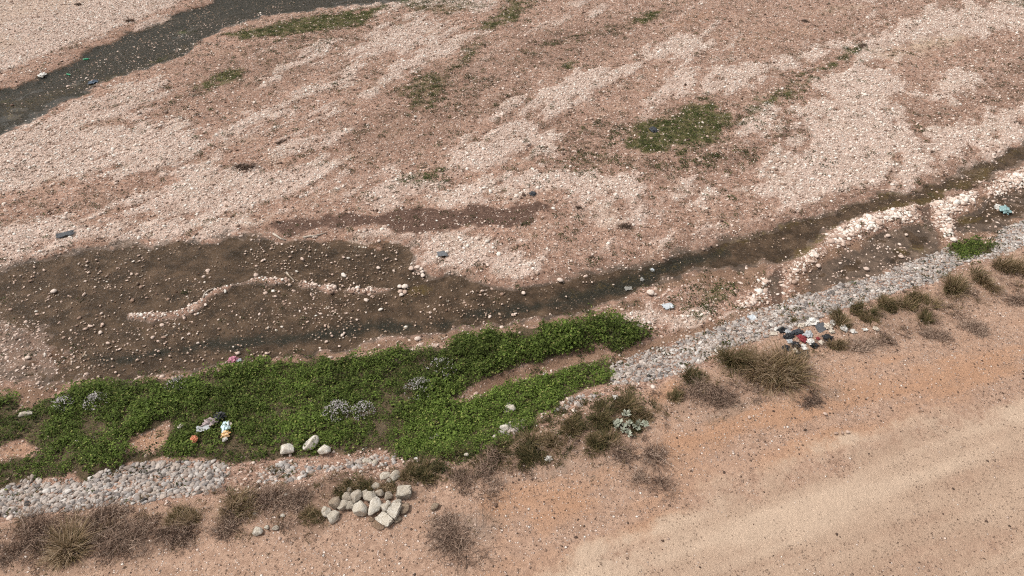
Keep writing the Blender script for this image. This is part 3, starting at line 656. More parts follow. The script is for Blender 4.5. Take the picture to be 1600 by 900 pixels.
# ------------------------------------------------------------------ rocks: a ball cut by planes and roughened
def rock_mesh(seed, mat, cuts=9, sub=3, keep=(.55, .85), rough=.03):
    rr = np.random.default_rng(seed)
    bm = bmesh.new(); bmesh.ops.create_icosphere(bm, subdivisions=sub, radius=1.0)
    V = np.array([v.co[:] for v in bm.verts])
    for _ in range(cuts):
        nn = rr.normal(size=3); nn /= np.linalg.norm(nn); k = rr.uniform(*keep)
        V -= np.outer(np.maximum(V @ nn - k, 0), nn)
    q = V * 3 + seed * .37
    V *= (1 + rough * 4 * (vnoise(q[:, 0], q[:, 1], seed % 7) - .5) + rough * 2 * (vnoise(q[:, 1] * 2.3, q[:, 2] * 2.3, seed % 5) - .5))[:, None]
    V -= (V.max(0) + V.min(0)) / 2; V /= (V.max(0) - V.min(0))
    for v, c in zip(bm.verts, V): v.co = c
    me = bpy.data.meshes.new('rock'); bm.to_mesh(me); bm.free()
    me.polygons.foreach_set('use_smooth', np.ones(len(me.polygons), bool))
    me.materials.append(mat); return me
def block_mesh(seed, mat, taper=.16, jag=.13):
    rr = np.random.default_rng(seed)
    bm = bmesh.new(); bmesh.ops.create_cube(bm, size=1.0)
    for v in bm.verts: v.co += bpyvec(rr.uniform(-taper, taper, 3))
    bmesh.ops.bevel(bm, geom=bm.edges[:] + bm.verts[:], offset=.07, segments=2, affect='EDGES')
    bmesh.ops.subdivide_edges(bm, edges=bm.edges[:], cuts=2, use_grid_fill=True)
    for v in bm.verts: v.co += bpyvec(rr.normal(0, jag * .25, 3))
    me = bpy.data.meshes.new('block'); bm.to_mesh(me); bm.free(); me.materials.append(mat); return me
from mathutils import Vector
def bpyvec(a): return Vector([float(t) for t in a])
def boulder_material():
    b = NB('boulder_limestone')
    tc = b.n('ShaderNodeTexCoord').outputs['Object']
    oi = b.attr('tone', 'OBJECT')
    n1 = b.noise(tc, 3.0, 5, .7); n2 = b.noise(tc, 11.0, 4, .7)
    base = b.ramp(oi, [(0, (.24, .15, .10)), (.25, (.30, .235, .18)), (.5, (.42, .375, .32)), (.8, (.56, .515, .45)), (1, (.70, .66, .60))])
    col = b.mix(b.rng(n1, .4, .7), b.mix(1.0, base, (.70, .67, .62), 'MULTIPLY'), base)
    col = b.mix(b.math('MULTIPLY', b.rng(n2, .60, .74), .45), col, (.16, .145, .12))
    col = b.mix(b.math('MULTIPLY', b.rng(n1, .25, .42, 1, 0), .35), col, (.30, .20, .13))
    h = b.math('ADD', n1, b.math('MULTIPLY', n2, .5))
    return b.done(b.principled(col, .92, b.bump(h, .06, .6), .2))
BOULDER = boulder_material()
ROCKS = [rock_mesh(300 + k, BOULDER, 8 + k % 4) for k in range(8)]
BLOCKS = [block_mesh(340 + k, BOULDER) for k in range(3)]
def rock_at(u, v, wpx, hpx, tone, label, group=None, ang=0.0, tall=.75, me=None, sink=.22, name='boulder', lift=0.0, cat='boulder', tilt=(0, 0)):
    """ang: degrees, the long side as seen in the photo; wpx along it, hpx across it"""
    m, fs = mpp(u, v); px, py, pz = P(u, v)
    W = wpx * m; A = math.radians(ang)
    c, s = math.cos(A), math.sin(A)
    gx, gy = c, s / fs                                    # the long side laid on the ground
    L = W * math.hypot(gx, gy); Dp = hpx * m * (.5 + .5 / fs) * (abs(c) + abs(s) * fs)
    H = min(L, Dp) * tall
    if me is None: me = ROCKS[int(u * 7 + v * 3) % len(ROCKS)]
    o = link(name, me, None, None, (px, py, pz + H * (.5 - sink) + lift), (tilt[0], tilt[1], math.atan2(gy, gx)), (L, Dp, H), label, cat, group)
    o['tone'] = tone; return o
HEAP = 'boulders of the dumped heap'
heap = [
 (631,773,24,17,.62,'big squarish pale boulder at the upper right of the heap',0,.8,'b',.1),
 (601,813,27,12,.85,'long flat pale slab lying at the foot of the heap',-36,.45,'b',.0),
 (587,795,29,17,.95,'tall smooth whitish boulder in the middle of the heap',80,.7,None,.05),
 (563,799,22,20,.80,'large pale boulder with dark pits at the front of the heap',20,.8,None,.15),
 (525,789,20,19,.30,'brownish grey rounded boulder at the left end of the heap',0,.8,None,.15),
 (511,802,19,12,.78,'narrow upright pale boulder at the left tip of the heap',-70,.8,None,.2),
 (521,809,19,16,.75,'speckled pale boulder low at the left tip of the heap',-30,.7,None,.2),
 (545,781,15,12,.45,'grey boulder above the slanted pair in the heap',50,.8,None,.1),
 (537,793,19,11,.60,'slanted grey boulder beside the brownish one in the heap',48,.8,None,.1),
 (549,793,15,10,.60,'small slanted boulder left of the pitted one in the heap',60,.8,None,.15),
 (557,780,20,14,.50,'upright grey boulder at the back left of the heap',70,.8,None,.1),
 (571,775,15,12,.55,'small pale boulder at the back of the heap centre',10,.8,None,.15),
 (580,782,18,13,.72,'pale boulder leaning behind the tall smooth one in the heap',35,.8,None,.05),
 (594,773,15,13,.45,'round brownish boulder at the back right of the heap',0,.85,None,.1),
 (583,771,7,7,.7,'tiny pale boulder on the back edge of the heap',0,.8,None,.2),
 (608,778,14,12,.42,'grey boulder left of the big squarish one in the heap',80,.8,None,.15),
 (607,789,9,9,.85,'small white boulder right of the tall smooth one in the heap',0,.9,None,.05),
 (602,796,16,10,.82,'pale wedge boulder above the long flat slab in the heap',-30,.8,None,.05),
 (617,802,20,13,.85,'pale upright block right of the long flat slab',65,.7,'b',.1),
 (621,791,15,13,.66,'pale boulder below the big squarish one in the heap',-40,.8,None,.15),
 (633,796,19,13,.22,'flat tan boulder half buried at the right end of the heap',25,.45,None,.3),
 (618,745,14,12,.70,'lone whitish boulder above the heap beside green weeds',-40,.8,None,.15),
 (587,760,16,10,.60,'pale broken boulder just above the back of the heap',20,.6,None,.25),
 (601,744,17,10,.72,'flat pale boulder above the heap left of the lone one',40,.5,None,.3),
 (591,821,23,12,.10,'tan reddish boulder sunk in the soil below the heap',-15,.45,None,.3),
 (580,812,10,9,.12,'small tan boulder sunk beside the tall smooth one',0,.6,None,.3),
 (608,752,8,8,.55,'small grey boulder touching the lone one above the heap',0,.8,None,.2),
 (546,768,10,9,.55,'small boulder at the back left edge of the heap beside grass',0,.8,None,.2),
 (573,800,8,8,.5,'small dark boulder wedged beside the pitted one in the heap',0,.8,None,.1),
 (621,813,12,8,.3,'brown boulder right of the long flat slab end',50,.6,None,.3),
]
for (u, v, a, b_, t, lb, an, tl, me, sk) in heap:
    rock_at(u, v, a, b_, t, lb, HEAP, an, tl, BLOCKS[int(u) % 3] if me == 'b' else None, sk, lift=.03 if 775 < v < 805 else 0, tilt=(random.uniform(-.15, .15), random.uniform(-.15, .15)))
singles = [
 (450,705,22,14,1.0,'left one of three white rocks in the green plants',10,'white rocks in the plants'),
 (487,697,24,15,1.0,'tall middle one of three white rocks in the green plants',65,'white rocks in the plants'),
 (508,707,20,14,1.0,'right one of three white rocks in the green plants',20,'white rocks in the plants'),
 (573,722,17,8,.8,'long pale rock at the edge of green plants above the heap',5,None),
 (586,724,10,9,.7,'short grey rock beside the long pale one above the heap',0,None),
 (403,832,15,13,.85,'angular whitish rock on the bank left of the heap',40,None),
 (417,825,8,7,.8,'round whitish rock between the angular one and the heap',0,None),
 (431,826,12,8,.5,'tan grey rock beside the round whitish one left of heap',0,None),
 (398,803,8,6,.9,'small white rock in brown scrub above the angular whitish one',0,None),
 (680,793,15,10,.25,'tan flat rock on the bare soil right of the heap',10,None),
 (442,806,8,6,.95,'small white rock in scrub left of the heap',0,None),
 (447,774,6,5,.95,'tiny white rock in scrub below the grey stone strip',0,None),
 (675,688,9,8,.95,'left half of a white rock pair in bright green plants',0,'white rock pair in bright plants'),
 (682,684,8,7,.98,'right half of a white rock pair in bright green plants',0,'white rock pair in bright plants'),
 (773,685,7,7,.75,'cream rock below the chalky patch in the plants',0,None),
 (788,672,13,10,1.0,'chalky white rock in the greyish gap of the plants',20,None),
 (798,640,17,9,.85,'chalky pinkish rubble rock near the top of the bright plants',-15,None),
 (729,713,8,6,.8,'grey white rock at the lower edge of bright plants',0,None),
 (284,669,9,8,.9,'pale rock beside the bare orange patch in the plants',0,None),
 (121,691,5,4,.95,'tiny white rock in the plants left of the orange patch',0,None),
 (643,421,9,9,.72,'round tan cobble at the tip of the gravel in the pool',0,None),
 (661,432,8,8,.9,'cream round cobble lowest of the group at the gravel tip',0,None),
 (660,426,7,5,.9,'cream cobble just above the lowest of the gravel tip group',0,None),
 (653,419,8,7,.85,'pinkish white cobble highest of the gravel tip group',0,None),
 (658,421,6,6,.9,'small white cobble right of the pinkish one at gravel tip',0,None),
 (655,429,5,4,.6,'small tan cobble wedged in the gravel tip group',0,None),
 (625,449,8,7,.95,'white cobble top left of the tight cluster in the pool',0,None),
 (633,450,8,9,.95,'white cobble top right of the tight cluster in the pool',70,None),
 (626,457,8,7,.6,'pinkish cobble middle left of the tight cluster in the pool',0,None),
 (633,458,8,9,.5,'grey cobble lower right of the tight cluster in the pool',0,None),
 (627,462,8,6,.95,'white cobble lowest of the tight cluster in the pool',0,None),
 (875,440,11,8,.85,'large pale cobble standing out in the upper stream edge',0,None),
 (818,459,7,7,.85,'round pale cobble in the stream left of the largest one',0,None),
 (1016,460,13,9,.9,'cream boulder beside the stream above the discarded sheet',20,None),
 (1023,461,7,5,.8,'small cream stone touching the cream boulder by the stream',0,None),
 (740,542,0,0,0,'',0,None),
 (1386,370,9,6,.75,'oval tan cobble in the backwater near its middle',0,None),
 (1407,403,9,7,.75,'tan cobble at the lower edge of the backwater by revetment',0,None),
 (1353,422,9,7,.72,'tan cobble between backwater and grey stone revetment',0,None),
 (1275,402,9,7,.85,'pale cobble upper one of two left of the backwater',0,None),
 (1278,417,8,8,.75,'tan cobble lower one of two left of the backwater',0,None),
 (1405,383,5,6,.85,'small pale cobble near the algae in the backwater',0,None),
 (1415,368,6,5,.8,'pale cobble right of the oval tan one in the backwater',0,None),
 (1574,284,8,8,.75,'yellowish boulder on the stone ridge at the far right',0,None),
 (1568,283,8,6,.85,'pale boulder beside the yellowish one on the stone ridge',0,None),
 (1470,318,9,7,.95,'broad white stone in the wider end of stone ridge',0,None),
 (1483,362,9,6,.97,'white stone near the lower tip of the stone ridge',10,None),
 (1489,377,10,8,.97,'white stone at the very lower tip of the stone ridge',10,None),
 (85,457,10,8,.92,'largest white stone in the left part of the pool',0,None),
 (42,649,22,7,.7,'long pale slab lying at the edge of the plants far left',12,None),
 (45,560,9,7,.8,'largest pale cobble in the stony left corner of the pool',0,None),
 (158,521,7,7,.85,'cream cobble alone in the lower left pool',0,None),
 (653,531,11,8,.85,'pale cobble pair member on the strip above the plants',0,None),
 (768,517,7,7,.8,'pinkish cobble at the right end of the sandy strip',0,None),
 (1170,653,6,6,.6,'pinkish stone on the orange soil below the tussocks',0,None),
 (1289,648,7,6,.6,'rounded pinkish stone on the bare soil below the grey patch',0,None),
 (1324,676,7,6,.6,'right one of three rounded tan stones on bare soil',0,None),
 (1316,677,5,5,.4,'middle one of three rounded tan stones on bare soil',0,None),
 (1306,678,7,5,.4,'left one of three rounded tan stones on bare soil',0,None),
]
for k_, (u, v, a, b_, t, lb, an, gp) in enumerate(singles):
    if a and (v < 570 or u > 1160): rock_at(u, v, a, b_, t, lb, gp, an, .7, WARM_PEBBLES[k_ % 6], .05, 'cobble', cat='stone')
    elif a: rock_at(u, v, a, b_, t, lb, gp, an, .7, None, .15 if v > 480 else .05, 'rock', cat='rock', lift=.05 if (v > 600 and u < 800 and look(green, *P(u, v)[:2]) > .4) else 0)

# ------------------------------------------------------------------ stone revetments along the foot of the bank
def revetment(mask, spacing, seed, label, size=1.0, named=300, thin=.07):
    rr = np.random.default_rng(seed)
    ii, jj = np.nonzero(mask > .5)
    x0, x1, y0, y1 = GX[ii.min()], GX[ii.max()], GY[jj.min()], GY[jj.max()]
    gx, gy = np.meshgrid(np.arange(x0, x1, spacing), np.arange(y0, y1, spacing * .8), indexing='ij')
    gx = gx + (np.arange(gx.shape[1]) % 2)[None, :] * spacing * .5
    gx = (gx + rr.uniform(-.28, .28, gx.shape) * spacing).ravel(); gy = (gy + rr.uniform(-.28, .28, gy.shape) * spacing).ravel()
    k = (look(mask, gx, gy) > .45) & in_view(gx, gy, 2.0) & (rr.random(len(gx)) > thin); gx, gy = gx[k], gy[k]
    n = len(gx)
    d = spacing * size * np.clip(np.exp(rr.normal(.06, .34, n)), .5, 1.7)
    dd = np.stack([d * rr.uniform(.95, 1.45, n), d * rr.uniform(.75, 1.1, n), d * rr.uniform(.6, .9, n)], 1)
    t = np.clip(rr.beta(2.4, 2.0, n) + .10 * (vnoise(gx * 1.3, gy * 1.3, 3) - .5) * 2, 0, 1)
    ro = np.stack([rr.uniform(-.35, .35, n) - .25, rr.uniform(-.35, .35, n), rr.uniform(0, 6.28, n)], 1)
    pt = np.stack([gx, gy, gz(gx, gy) + dd[:, 2] * rr.uniform(-.12, .24, n)], 1)
    o = np.argsort(-d / (gy * .766 + 11.6))
    vis = (np.abs(gx) < (gy * .766 + 11.6) * .74)
    o = np.concatenate([o[vis[o]], o[~vis[o]]])
    root = empty('stone_revetment', (float(gx.mean()), float(gy.mean()), float(gz(gx.mean(), gy.mean()))), label, 'stone bank')
    off = np.array(root.location)
    for k in o[:named]:
        s = link('stone', GREY_PEBBLES[k % 7], None, root, pt[k] - off, ro[k], dd[k]); s['tone'] = float(t[k])
    if len(o) > named:
        k = o[named:]; scatter('packed_stones', pt[k] - off, ro[k], dd[k], t[k], GREY_PEBBLES, parent=root)
    print('revetment', n)
revetment(revr, .113, 41, 'sloping bank of packed grey and white stones beside the tussocks on the right')
revetment(revl, .118, 42, 'sloping bank of packed grey and white stones at the lower left', 1.06)
revetment(revm, .130, 43, 'broken strip of grey stones half overgrown between the two stone banks', .95, 300, .35)

# ------------------------------------------------------------------ plants
def plant_material(name, stops, attr='tone', typ='GEOMETRY', trans=.25, second=None):
    b = NB(name)
    col = b.ramp(b.attr(attr, typ), stops)
    if second:
        t = b.attr(second, 'INSTANCER')
        col = b.mix(b.rng(t, 0, 1, 0, 1), b.mix(1.0, col, (.62, .55, .50), 'MULTIPLY'), b.mix(1.0, col, (1.35, 1.30, 1.1), 'MULTIPLY'))
    p = b.principled(col, .75, None, .2)
    tr = b.n('ShaderNodeBsdfTranslucent'); b.s(tr.inputs['Color'], col)
    mx = b.n('ShaderNodeMixShader'); mx.inputs[0].default_value = trans; b.s(mx.inputs[1], p); b.s(mx.inputs[2], tr.outputs[0])
    return b.done(mx.outputs[0])
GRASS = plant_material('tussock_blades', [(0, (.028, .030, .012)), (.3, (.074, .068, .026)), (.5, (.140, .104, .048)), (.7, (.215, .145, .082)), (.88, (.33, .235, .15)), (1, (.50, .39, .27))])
TWIG = plant_material('dry_twigs', [(0, (.06, .042, .034)), (.4, (.19, .125, .092)), (.7, (.28, .195, .145)), (1, (.42, .31, .24))], trans=.05)
LEAF = plant_material('creeper_leaves', [(0, (.030, .044, .011)), (.35, (.066, .100, .021)), (.7, (.115, .175, .038)), (.92, (.19, .25, .065)), (1, (.30, .30, .12))], attr='leaf', second='tone')
WEED = plant_material('weed_leaves', [(0, (.016, .022, .009)), (.4, (.034, .048, .015)), (.75, (.070, .092, .026)), (1, (.15, .12, .065))], attr='leaf', second='tone')
FLOWER = plant_material('pale_flowers', [(0, (.22, .19, .20)), (.5, (.44, .40, .40)), (1, (.68, .64, .62))])
GLAUC = plant_material('glaucous_leaves', [(0, (.17, .18, .13)), (.5, (.28, .295, .23)), (1, (.42, .43, .35))], trans=.08)

def blades(n, R, H, seed, tone, spread=1.0, width=.012, curl=.6, base=.25, seg=4, upright=.25):
    """tufted strips that rise from a small base and arch outwards"""
    rr = np.random.default_rng(seed)
    V, F, T = [], [], []; cs = [(rr.normal(0, .36 * R), rr.normal(0, .26 * R), np.clip(rr.normal(tone, .12), 0, 1), rr.normal(0, .75, 2), rr.uniform(.6, 1.2)) for _ in range(7)]
    for k in range(n):
        cx, cy, ct, cb, ch = cs[rr.integers(0, 7)]
        az = rr.uniform(0, 2 * math.pi); br = R * base * math.sqrt(rr.random())
        b0 = np.array([cx + br * math.cos(az), cy + br * math.sin(az), -.03]); az2 = az + rr.normal(0, .45)
        L = H * rr.uniform(.45, 1.1) * ch; lean = (upright + (1 - upright) * rr.random() ** .8) * spread
        w_ = width * rr.uniform(.7, 1.4); t = np.clip(rr.normal(ct, .15) + (.3 if rr.random() < .12 else 0), 0, 1)
        dr = np.array([math.cos(az2) + cb[0], math.sin(az2) + cb[1], 0]); dr /= np.linalg.norm(dr) + 1e-6; sd = np.array([-dr[1], dr[0], 0])
        i0 = len(V); p = b0.copy(); ang = lean * .9
        for s in range(seg + 1):
            f = s / seg; ww = w_ * (1 - f * .85)
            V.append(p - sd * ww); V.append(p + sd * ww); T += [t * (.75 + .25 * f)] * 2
            p = p + (dr * math.sin(ang) + np.array([0, 0, 1]) * math.cos(ang)) * L / seg
            ang = min(ang + curl * lean * (1.1 / seg) * 1.6, 2.1)
        for s in range(seg):
            a = i0 + 2 * s; F.append((a, a + 1, a + 3, a + 2))
    return V, F, T
def tussock_mesh(seed, R, H, n, tone, mat, **kw):
    V, F, T = blades(n, R, H, seed, tone, **kw); return mesh_from('tussock', V, F, mat, True, T)
def twig_mesh(seed, R, H, n, tone, mat):
    """a dry bush: branching thin stems in a few uneven lobes"""
    rr = np.random.default_rng(seed); V, F, T = [], [], []
    def strip(p, q, w0, w1, t):
        d = q - p; s = np.cross(d, rr.normal(size=3)); s /= (np.linalg.norm(s) + 1e-9); i = len(V)
        V.extend([p - s * w0, p + s * w0, q + s * w1, q - s * w1]); T.extend([t] * 4); F.append((i, i + 1, i + 2, i + 3))
    lobes = [(rr.normal(0, .42 * R), rr.normal(0, .30 * R), R * rr.uniform(.35, .75), np.clip(rr.normal(tone, .12), 0, 1)) for _ in range(6)]
    for k in range(int(n * 1.5)):
        lx, ly, lr, lt = lobes[rr.integers(0, 6)]
        az = rr.uniform(0, 6.283); el = rr.uniform(.0, 1.3); p = np.array([lx + rr.normal(0, .3 * lr), ly + rr.normal(0, .3 * lr), 0])
        d = np.array([math.cos(az) * math.cos(el), math.sin(az) * math.cos(el), math.sin(el) * H / R]); L = lr * rr.uniform(.4, 1.0) * (1.6 if rr.random() < .06 else 1)
        t = np.clip(rr.normal(lt, .2) + (.35 if rr.random() < .1 else 0), 0, 1); m_ = p + d * L * .55 + rr.normal(0, .06, 3) * lr; e = m_ + (d + rr.normal(0, .5, 3)) * L * .5
        m_[2] = max(m_[2], .01); e[2] = max(e[2] - .1 * lr, .01); strip(p, m_, .007, .006, t); strip(m_, e, .006, .003, t)
        for _ in range(2):
            q = m_ + (d + rr.normal(0, .8, 3)) * L * .4; q[2] = max(q[2], .01); strip(m_ * .6 + e * .4 if rr.random() < .5 else m_, q, .006, .003, np.clip(t + rr.normal(0, .12), 0, 1))
    return mesh_from('dry_bush', V, F, mat, True, T)
def leaves_into(V, F, T, c, nn, size, rr, t, up=.7):
    """one small folded leaf"""
    a = rr.uniform(0, 6.283); tilt = rr.normal(0, up)
    d = np.array([math.cos(a), math.sin(a), math.sin(tilt) * .6]); s = np.array([-math.sin(a), math.cos(a), rr.normal(0, .3)])
    i = len(V); V.extend([c - d * size * .5, c + s * size * .36 + np.array([0, 0, size * .1]), c + d * size * .55, c - s * size * .36 + np.array([0, 0, size * .1])]); T.extend([t] * 4)
    F.extend([(i, i + 1, i + 2), (i, i + 2, i + 3)])
def clump_mesh(seed, mat, n=60, R=.24, H=.22, leaf=.055):
    rr = np.random.default_rng(seed); V, F, T = [], [], []
    for k in range(n):
        q = rr.random() ** .6; a = rr.uniform(0, 6.283); x_ = R * math.sqrt(rr.random()) ; z_ = H * (1 - (x_ / R) ** 2) * q
        leaves_into(V, F, T, np.array([x_ * math.cos(a), x_ * math.sin(a), z_]), None, leaf * rr.uniform(.6, 1.35), rr, np.clip(rr.normal(.30 + .35 * q, .2), 0, 1))
    me = mesh_from('leaf_clump', V, F, mat, False); at = me.attributes.new('leaf', 'FLOAT', 'POINT'); at.data.foreach_set('value', np.array(T, np.float32)); return me
CLUMPS = [clump_mesh(500 + k, LEAF, n_, R_, H_, l_) for k, (n_, R_, H_, l_) in enumerate([(60, .24, .20, .055), (90, .24, .16, .038), (34, .22, .24, .080), (70, .26, .14, .046), (50, .16, .34, .05), (80, .28, .18, .042), (26, .14, .42, .055)])]
WEEDS = [clump_mesh(520 + k, WEED, 26, .16, .14, .045) for k in range(5)]

# the creeping green cover on the low berm
bright0 = zone([[(640,640),(700,610),(780,600),(960,565),(955,600),(880,620),(780,680),(690,700),(620,690)],[(430,590),(480,600),(470,640),(500,690),(420,700),(440,640)]], .8, .6, .6)
dull0 = zone([[(300,590),(420,580),(410,650),(300,680)],[(0,640),(80,650),(60,690),(0,690)],[(640,560),(760,545),(720,610),(600,640)],[(520,560),(600,570),(560,620),(500,620)],[(360,690),(440,690),(430,720),(350,720)],[(840,640),(880,620),(940,610),(900,640),(850,665)],[(180,600),(300,590),(280,615),(180,625)],[(500,585),(530,578),(565,588),(565,615),(525,624),(498,610)],[(300,596),(345,590),(365,625),(330,642),(298,630)]], .8, .6, .8)
mound = fbm(XX, YY, 1.3, 3, 30)
holes = fbm(XX, YY, .7, 3, 34)
gd = sstep(.50, .95, zone([GREEN, GREEN_PATCH], .3, .5, .8) * (1 - bare) + (mound - .5) * .5) * sstep(.22, .42, holes + .25 * bright0 - .09 * dull0) * (1 - sstep(.5, .8, np.maximum(revr, revl) * (1 - zone([GREEN_PATCH], .2, .2, .2))))
x, y = sprinkle(gd * 46, 46, 51); n = len(x); rr = np.random.default_rng(52)
tl = look(tall, x, y); mo_ = look(mound, x, y); sc = rr.uniform(.75, 1.35, n) * (.75 + .5 * mo_) * (1 + .2 * tl)
bright = bright0; dull = dull0
tone = np.clip(.46 + .06 * (x < -4) + .45 * look(bright, x, y) - .25 * look(dull, x, y) + rr.normal(0, .18, n) + (mo_ - .5) * .5 - .1 * tl, 0, 1)
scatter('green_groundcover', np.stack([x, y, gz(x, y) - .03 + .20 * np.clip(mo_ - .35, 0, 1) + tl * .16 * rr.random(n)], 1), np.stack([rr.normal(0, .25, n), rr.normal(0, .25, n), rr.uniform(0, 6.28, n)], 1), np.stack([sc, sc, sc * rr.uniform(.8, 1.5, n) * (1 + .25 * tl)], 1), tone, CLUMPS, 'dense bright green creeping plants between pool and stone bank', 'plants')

# small dark weeds over the bar, moss patches and bank
wd = np.clip(30 * moss + 6 * brown * (STREAK2 < .5) * (_m < .2) + 1.8 + 9 * zone([[(800,260),(850,220),(940,190),(1000,190),(980,240),(900,270)],[(610,160),(690,110),(760,120),(740,170),(640,190)],[(640,285),(700,250),(720,270),(670,292)],[(1190,200),(1230,170),(1270,160),(1240,215)],[(380,70),(560,50),(620,30),(560,70),(420,90)],[(480,140),(560,110),(540,150)],[(1020,260),(1150,220),(1200,240),(1080,280)]], 1.0, 1.5, 1.5) * (STREAK2 > .42) - 1.5 * pale, 0, 30) * (1 - TERR) * (1 - wet) * (1 - green)
wd = wd + 1.6 * np.maximum(revr, revl) + 9 * dull0 * green + 5 * zone(BARE_IN_GREEN, .8, .9, 1.2) * (mound > .5) + 10 * zone([[(1060,460),(1100,448),(1150,452),(1155,470),(1120,500),(1090,490)]], .4, .5, .6) + 26 * zone([[(1480,395),(1490,378),(1540,372),(1562,382),(1545,398),(1500,408)]], .25, .2, .4)
x, y = sprinkle(wd, 30, 61); n = len(x); rr = np.random.default_rng(62); sc = rr.uniform(.45, 1.3, n)
ms = np.maximum(look(moss, x, y), 1.2 * look(zone([[(1480,395),(1490,378),(1540,372),(1562,382),(1545,398),(1500,408)]], .25, .2, .4), x, y))
scatter('small_weeds', np.stack([x, y, gz(x, y) - .01], 1), np.stack([rr.normal(0, .2, n), rr.normal(0, .2, n), rr.uniform(0, 6.28, n)], 1), np.stack([sc * 1.2, sc * 1.2, sc * rr.uniform(.5, .9, n)], 1), np.clip(rr.normal(.25, .2, n) + .5 * ms, 0, 1), WEEDS, 'low dark green weeds dotted over the gravel bars', 'weeds')

# dry litter of stems and short grass on the bank and terrace
DRYT = [tussock_mesh(540 + k, .14, .16, 16, .72, GRASS, spread=1.2, width=.006, seg=2) for k in range(4)] + [twig_mesh(550 + k, .16, .08, 9, .45, TWIG) for k in range(4)]
BAND = np.clip(1 - np.abs(BANK - 1.15) / .55, 0, 1)
dd_ = TERR * (2.2 + 24 * scrub + 12 * grey + 7 * BAND * (mound > .45)) * (1 - .5 * sand) * (.4 + 1.2 * (fbm(XX, YY, .9, 3, 33) > .5)) + 9 * scrub * (BANK > .3)
x, y = sprinkle(dd_, 40, 65); n = len(x); rr = np.random.default_rng(66); sc = rr.uniform(.4, 1.2, n) * (.55 + .75 * np.maximum(look(scrub, x, y), look(grey, x, y)))
scatter('dry_stems', np.stack([x, y, gz(x, y)], 1), np.stack([rr.normal(0, .3, n), rr.normal(0, .3, n), rr.uniform(0, 6.28, n)], 1), np.stack([sc, sc, sc], 1), rr.random(n), DRYT, 'dry brown stems and dead grass littering the bank', 'dead grass')

# rank growth along the overgrown bank: green where damp, brown where dry
MIXG = [tussock_mesh(560 + k, .22, .30, 46, .20 + .09 * k, GRASS, spread=1.1, width=.008, seg=3) for k in range(4)] + WEEDS[:3]
MIXB = [tussock_mesh(570 + k, .24, .26, 40, .62 + .07 * k, GRASS, spread=1.3, width=.007, seg=3) for k in range(3)] + [twig_mesh(580 + k, .30, .14, 26, .35 + .1 * k, TWIG) for k in range(4)]
RANKG = zone([[(630,722),(700,702),(760,695),(800,680),(850,655),(900,635),(960,612),(1000,615),(1015,650),(1000,678),(950,692),(880,702),(800,728),(740,738),(680,750)]], .35, .5, 1.0) * 24 + zone([[(520,755),(600,745),(640,740),(620,770),(540,775)],[(395,738),(460,730),(470,750),(400,760)]], .35, .5, .8) * 7
RANKB = zone([[(345,775),(450,765),(520,755),(560,760),(500,800),(490,825),(400,828),(345,832)],[(-60,832),(0,824),(130,808),(335,783),(325,830),(250,852),(120,885),(0,898),(-60,905)],[(640,760),(700,735),(800,725),(860,700),(960,690),(1010,660),(1020,690),(960,720),(860,725),(760,765)],[(1010,625),(1120,580),(1270,548),(1275,575),(1180,612),(1090,640),(1030,655)],[(1295,535),(1380,495),(1480,462),(1600,412),(1660,395),(1660,440),(1560,465),(1490,490),(1380,525)]], .4, .6, 1.2) * 7
for nm, dm_, protos, sd_, lb, ct in (('bank_weeds', RANKG, MIXG, 71, 'rank olive green weeds over the bank beside the silvery plant', 'weeds'), ('dead_undergrowth', RANKB, MIXB, 73, 'brown dead undergrowth matting the top of the bank', 'dead grass')):
    x, y = sprinkle(dm_, 26, sd_); n = len(x); rr = np.random.default_rng(sd_ + 1); sc = rr.uniform(.6, 1.35, n)
    scatter(nm, np.stack([x, y, gz(x, y)], 1), np.stack([rr.normal(0, .3, n), rr.normal(0, .3, n), rr.uniform(0, 6.28, n)], 1), np.stack([sc, sc, sc * rr.uniform(.6, 1.1, n)], 1), rr.random(n), protos, lb, ct)

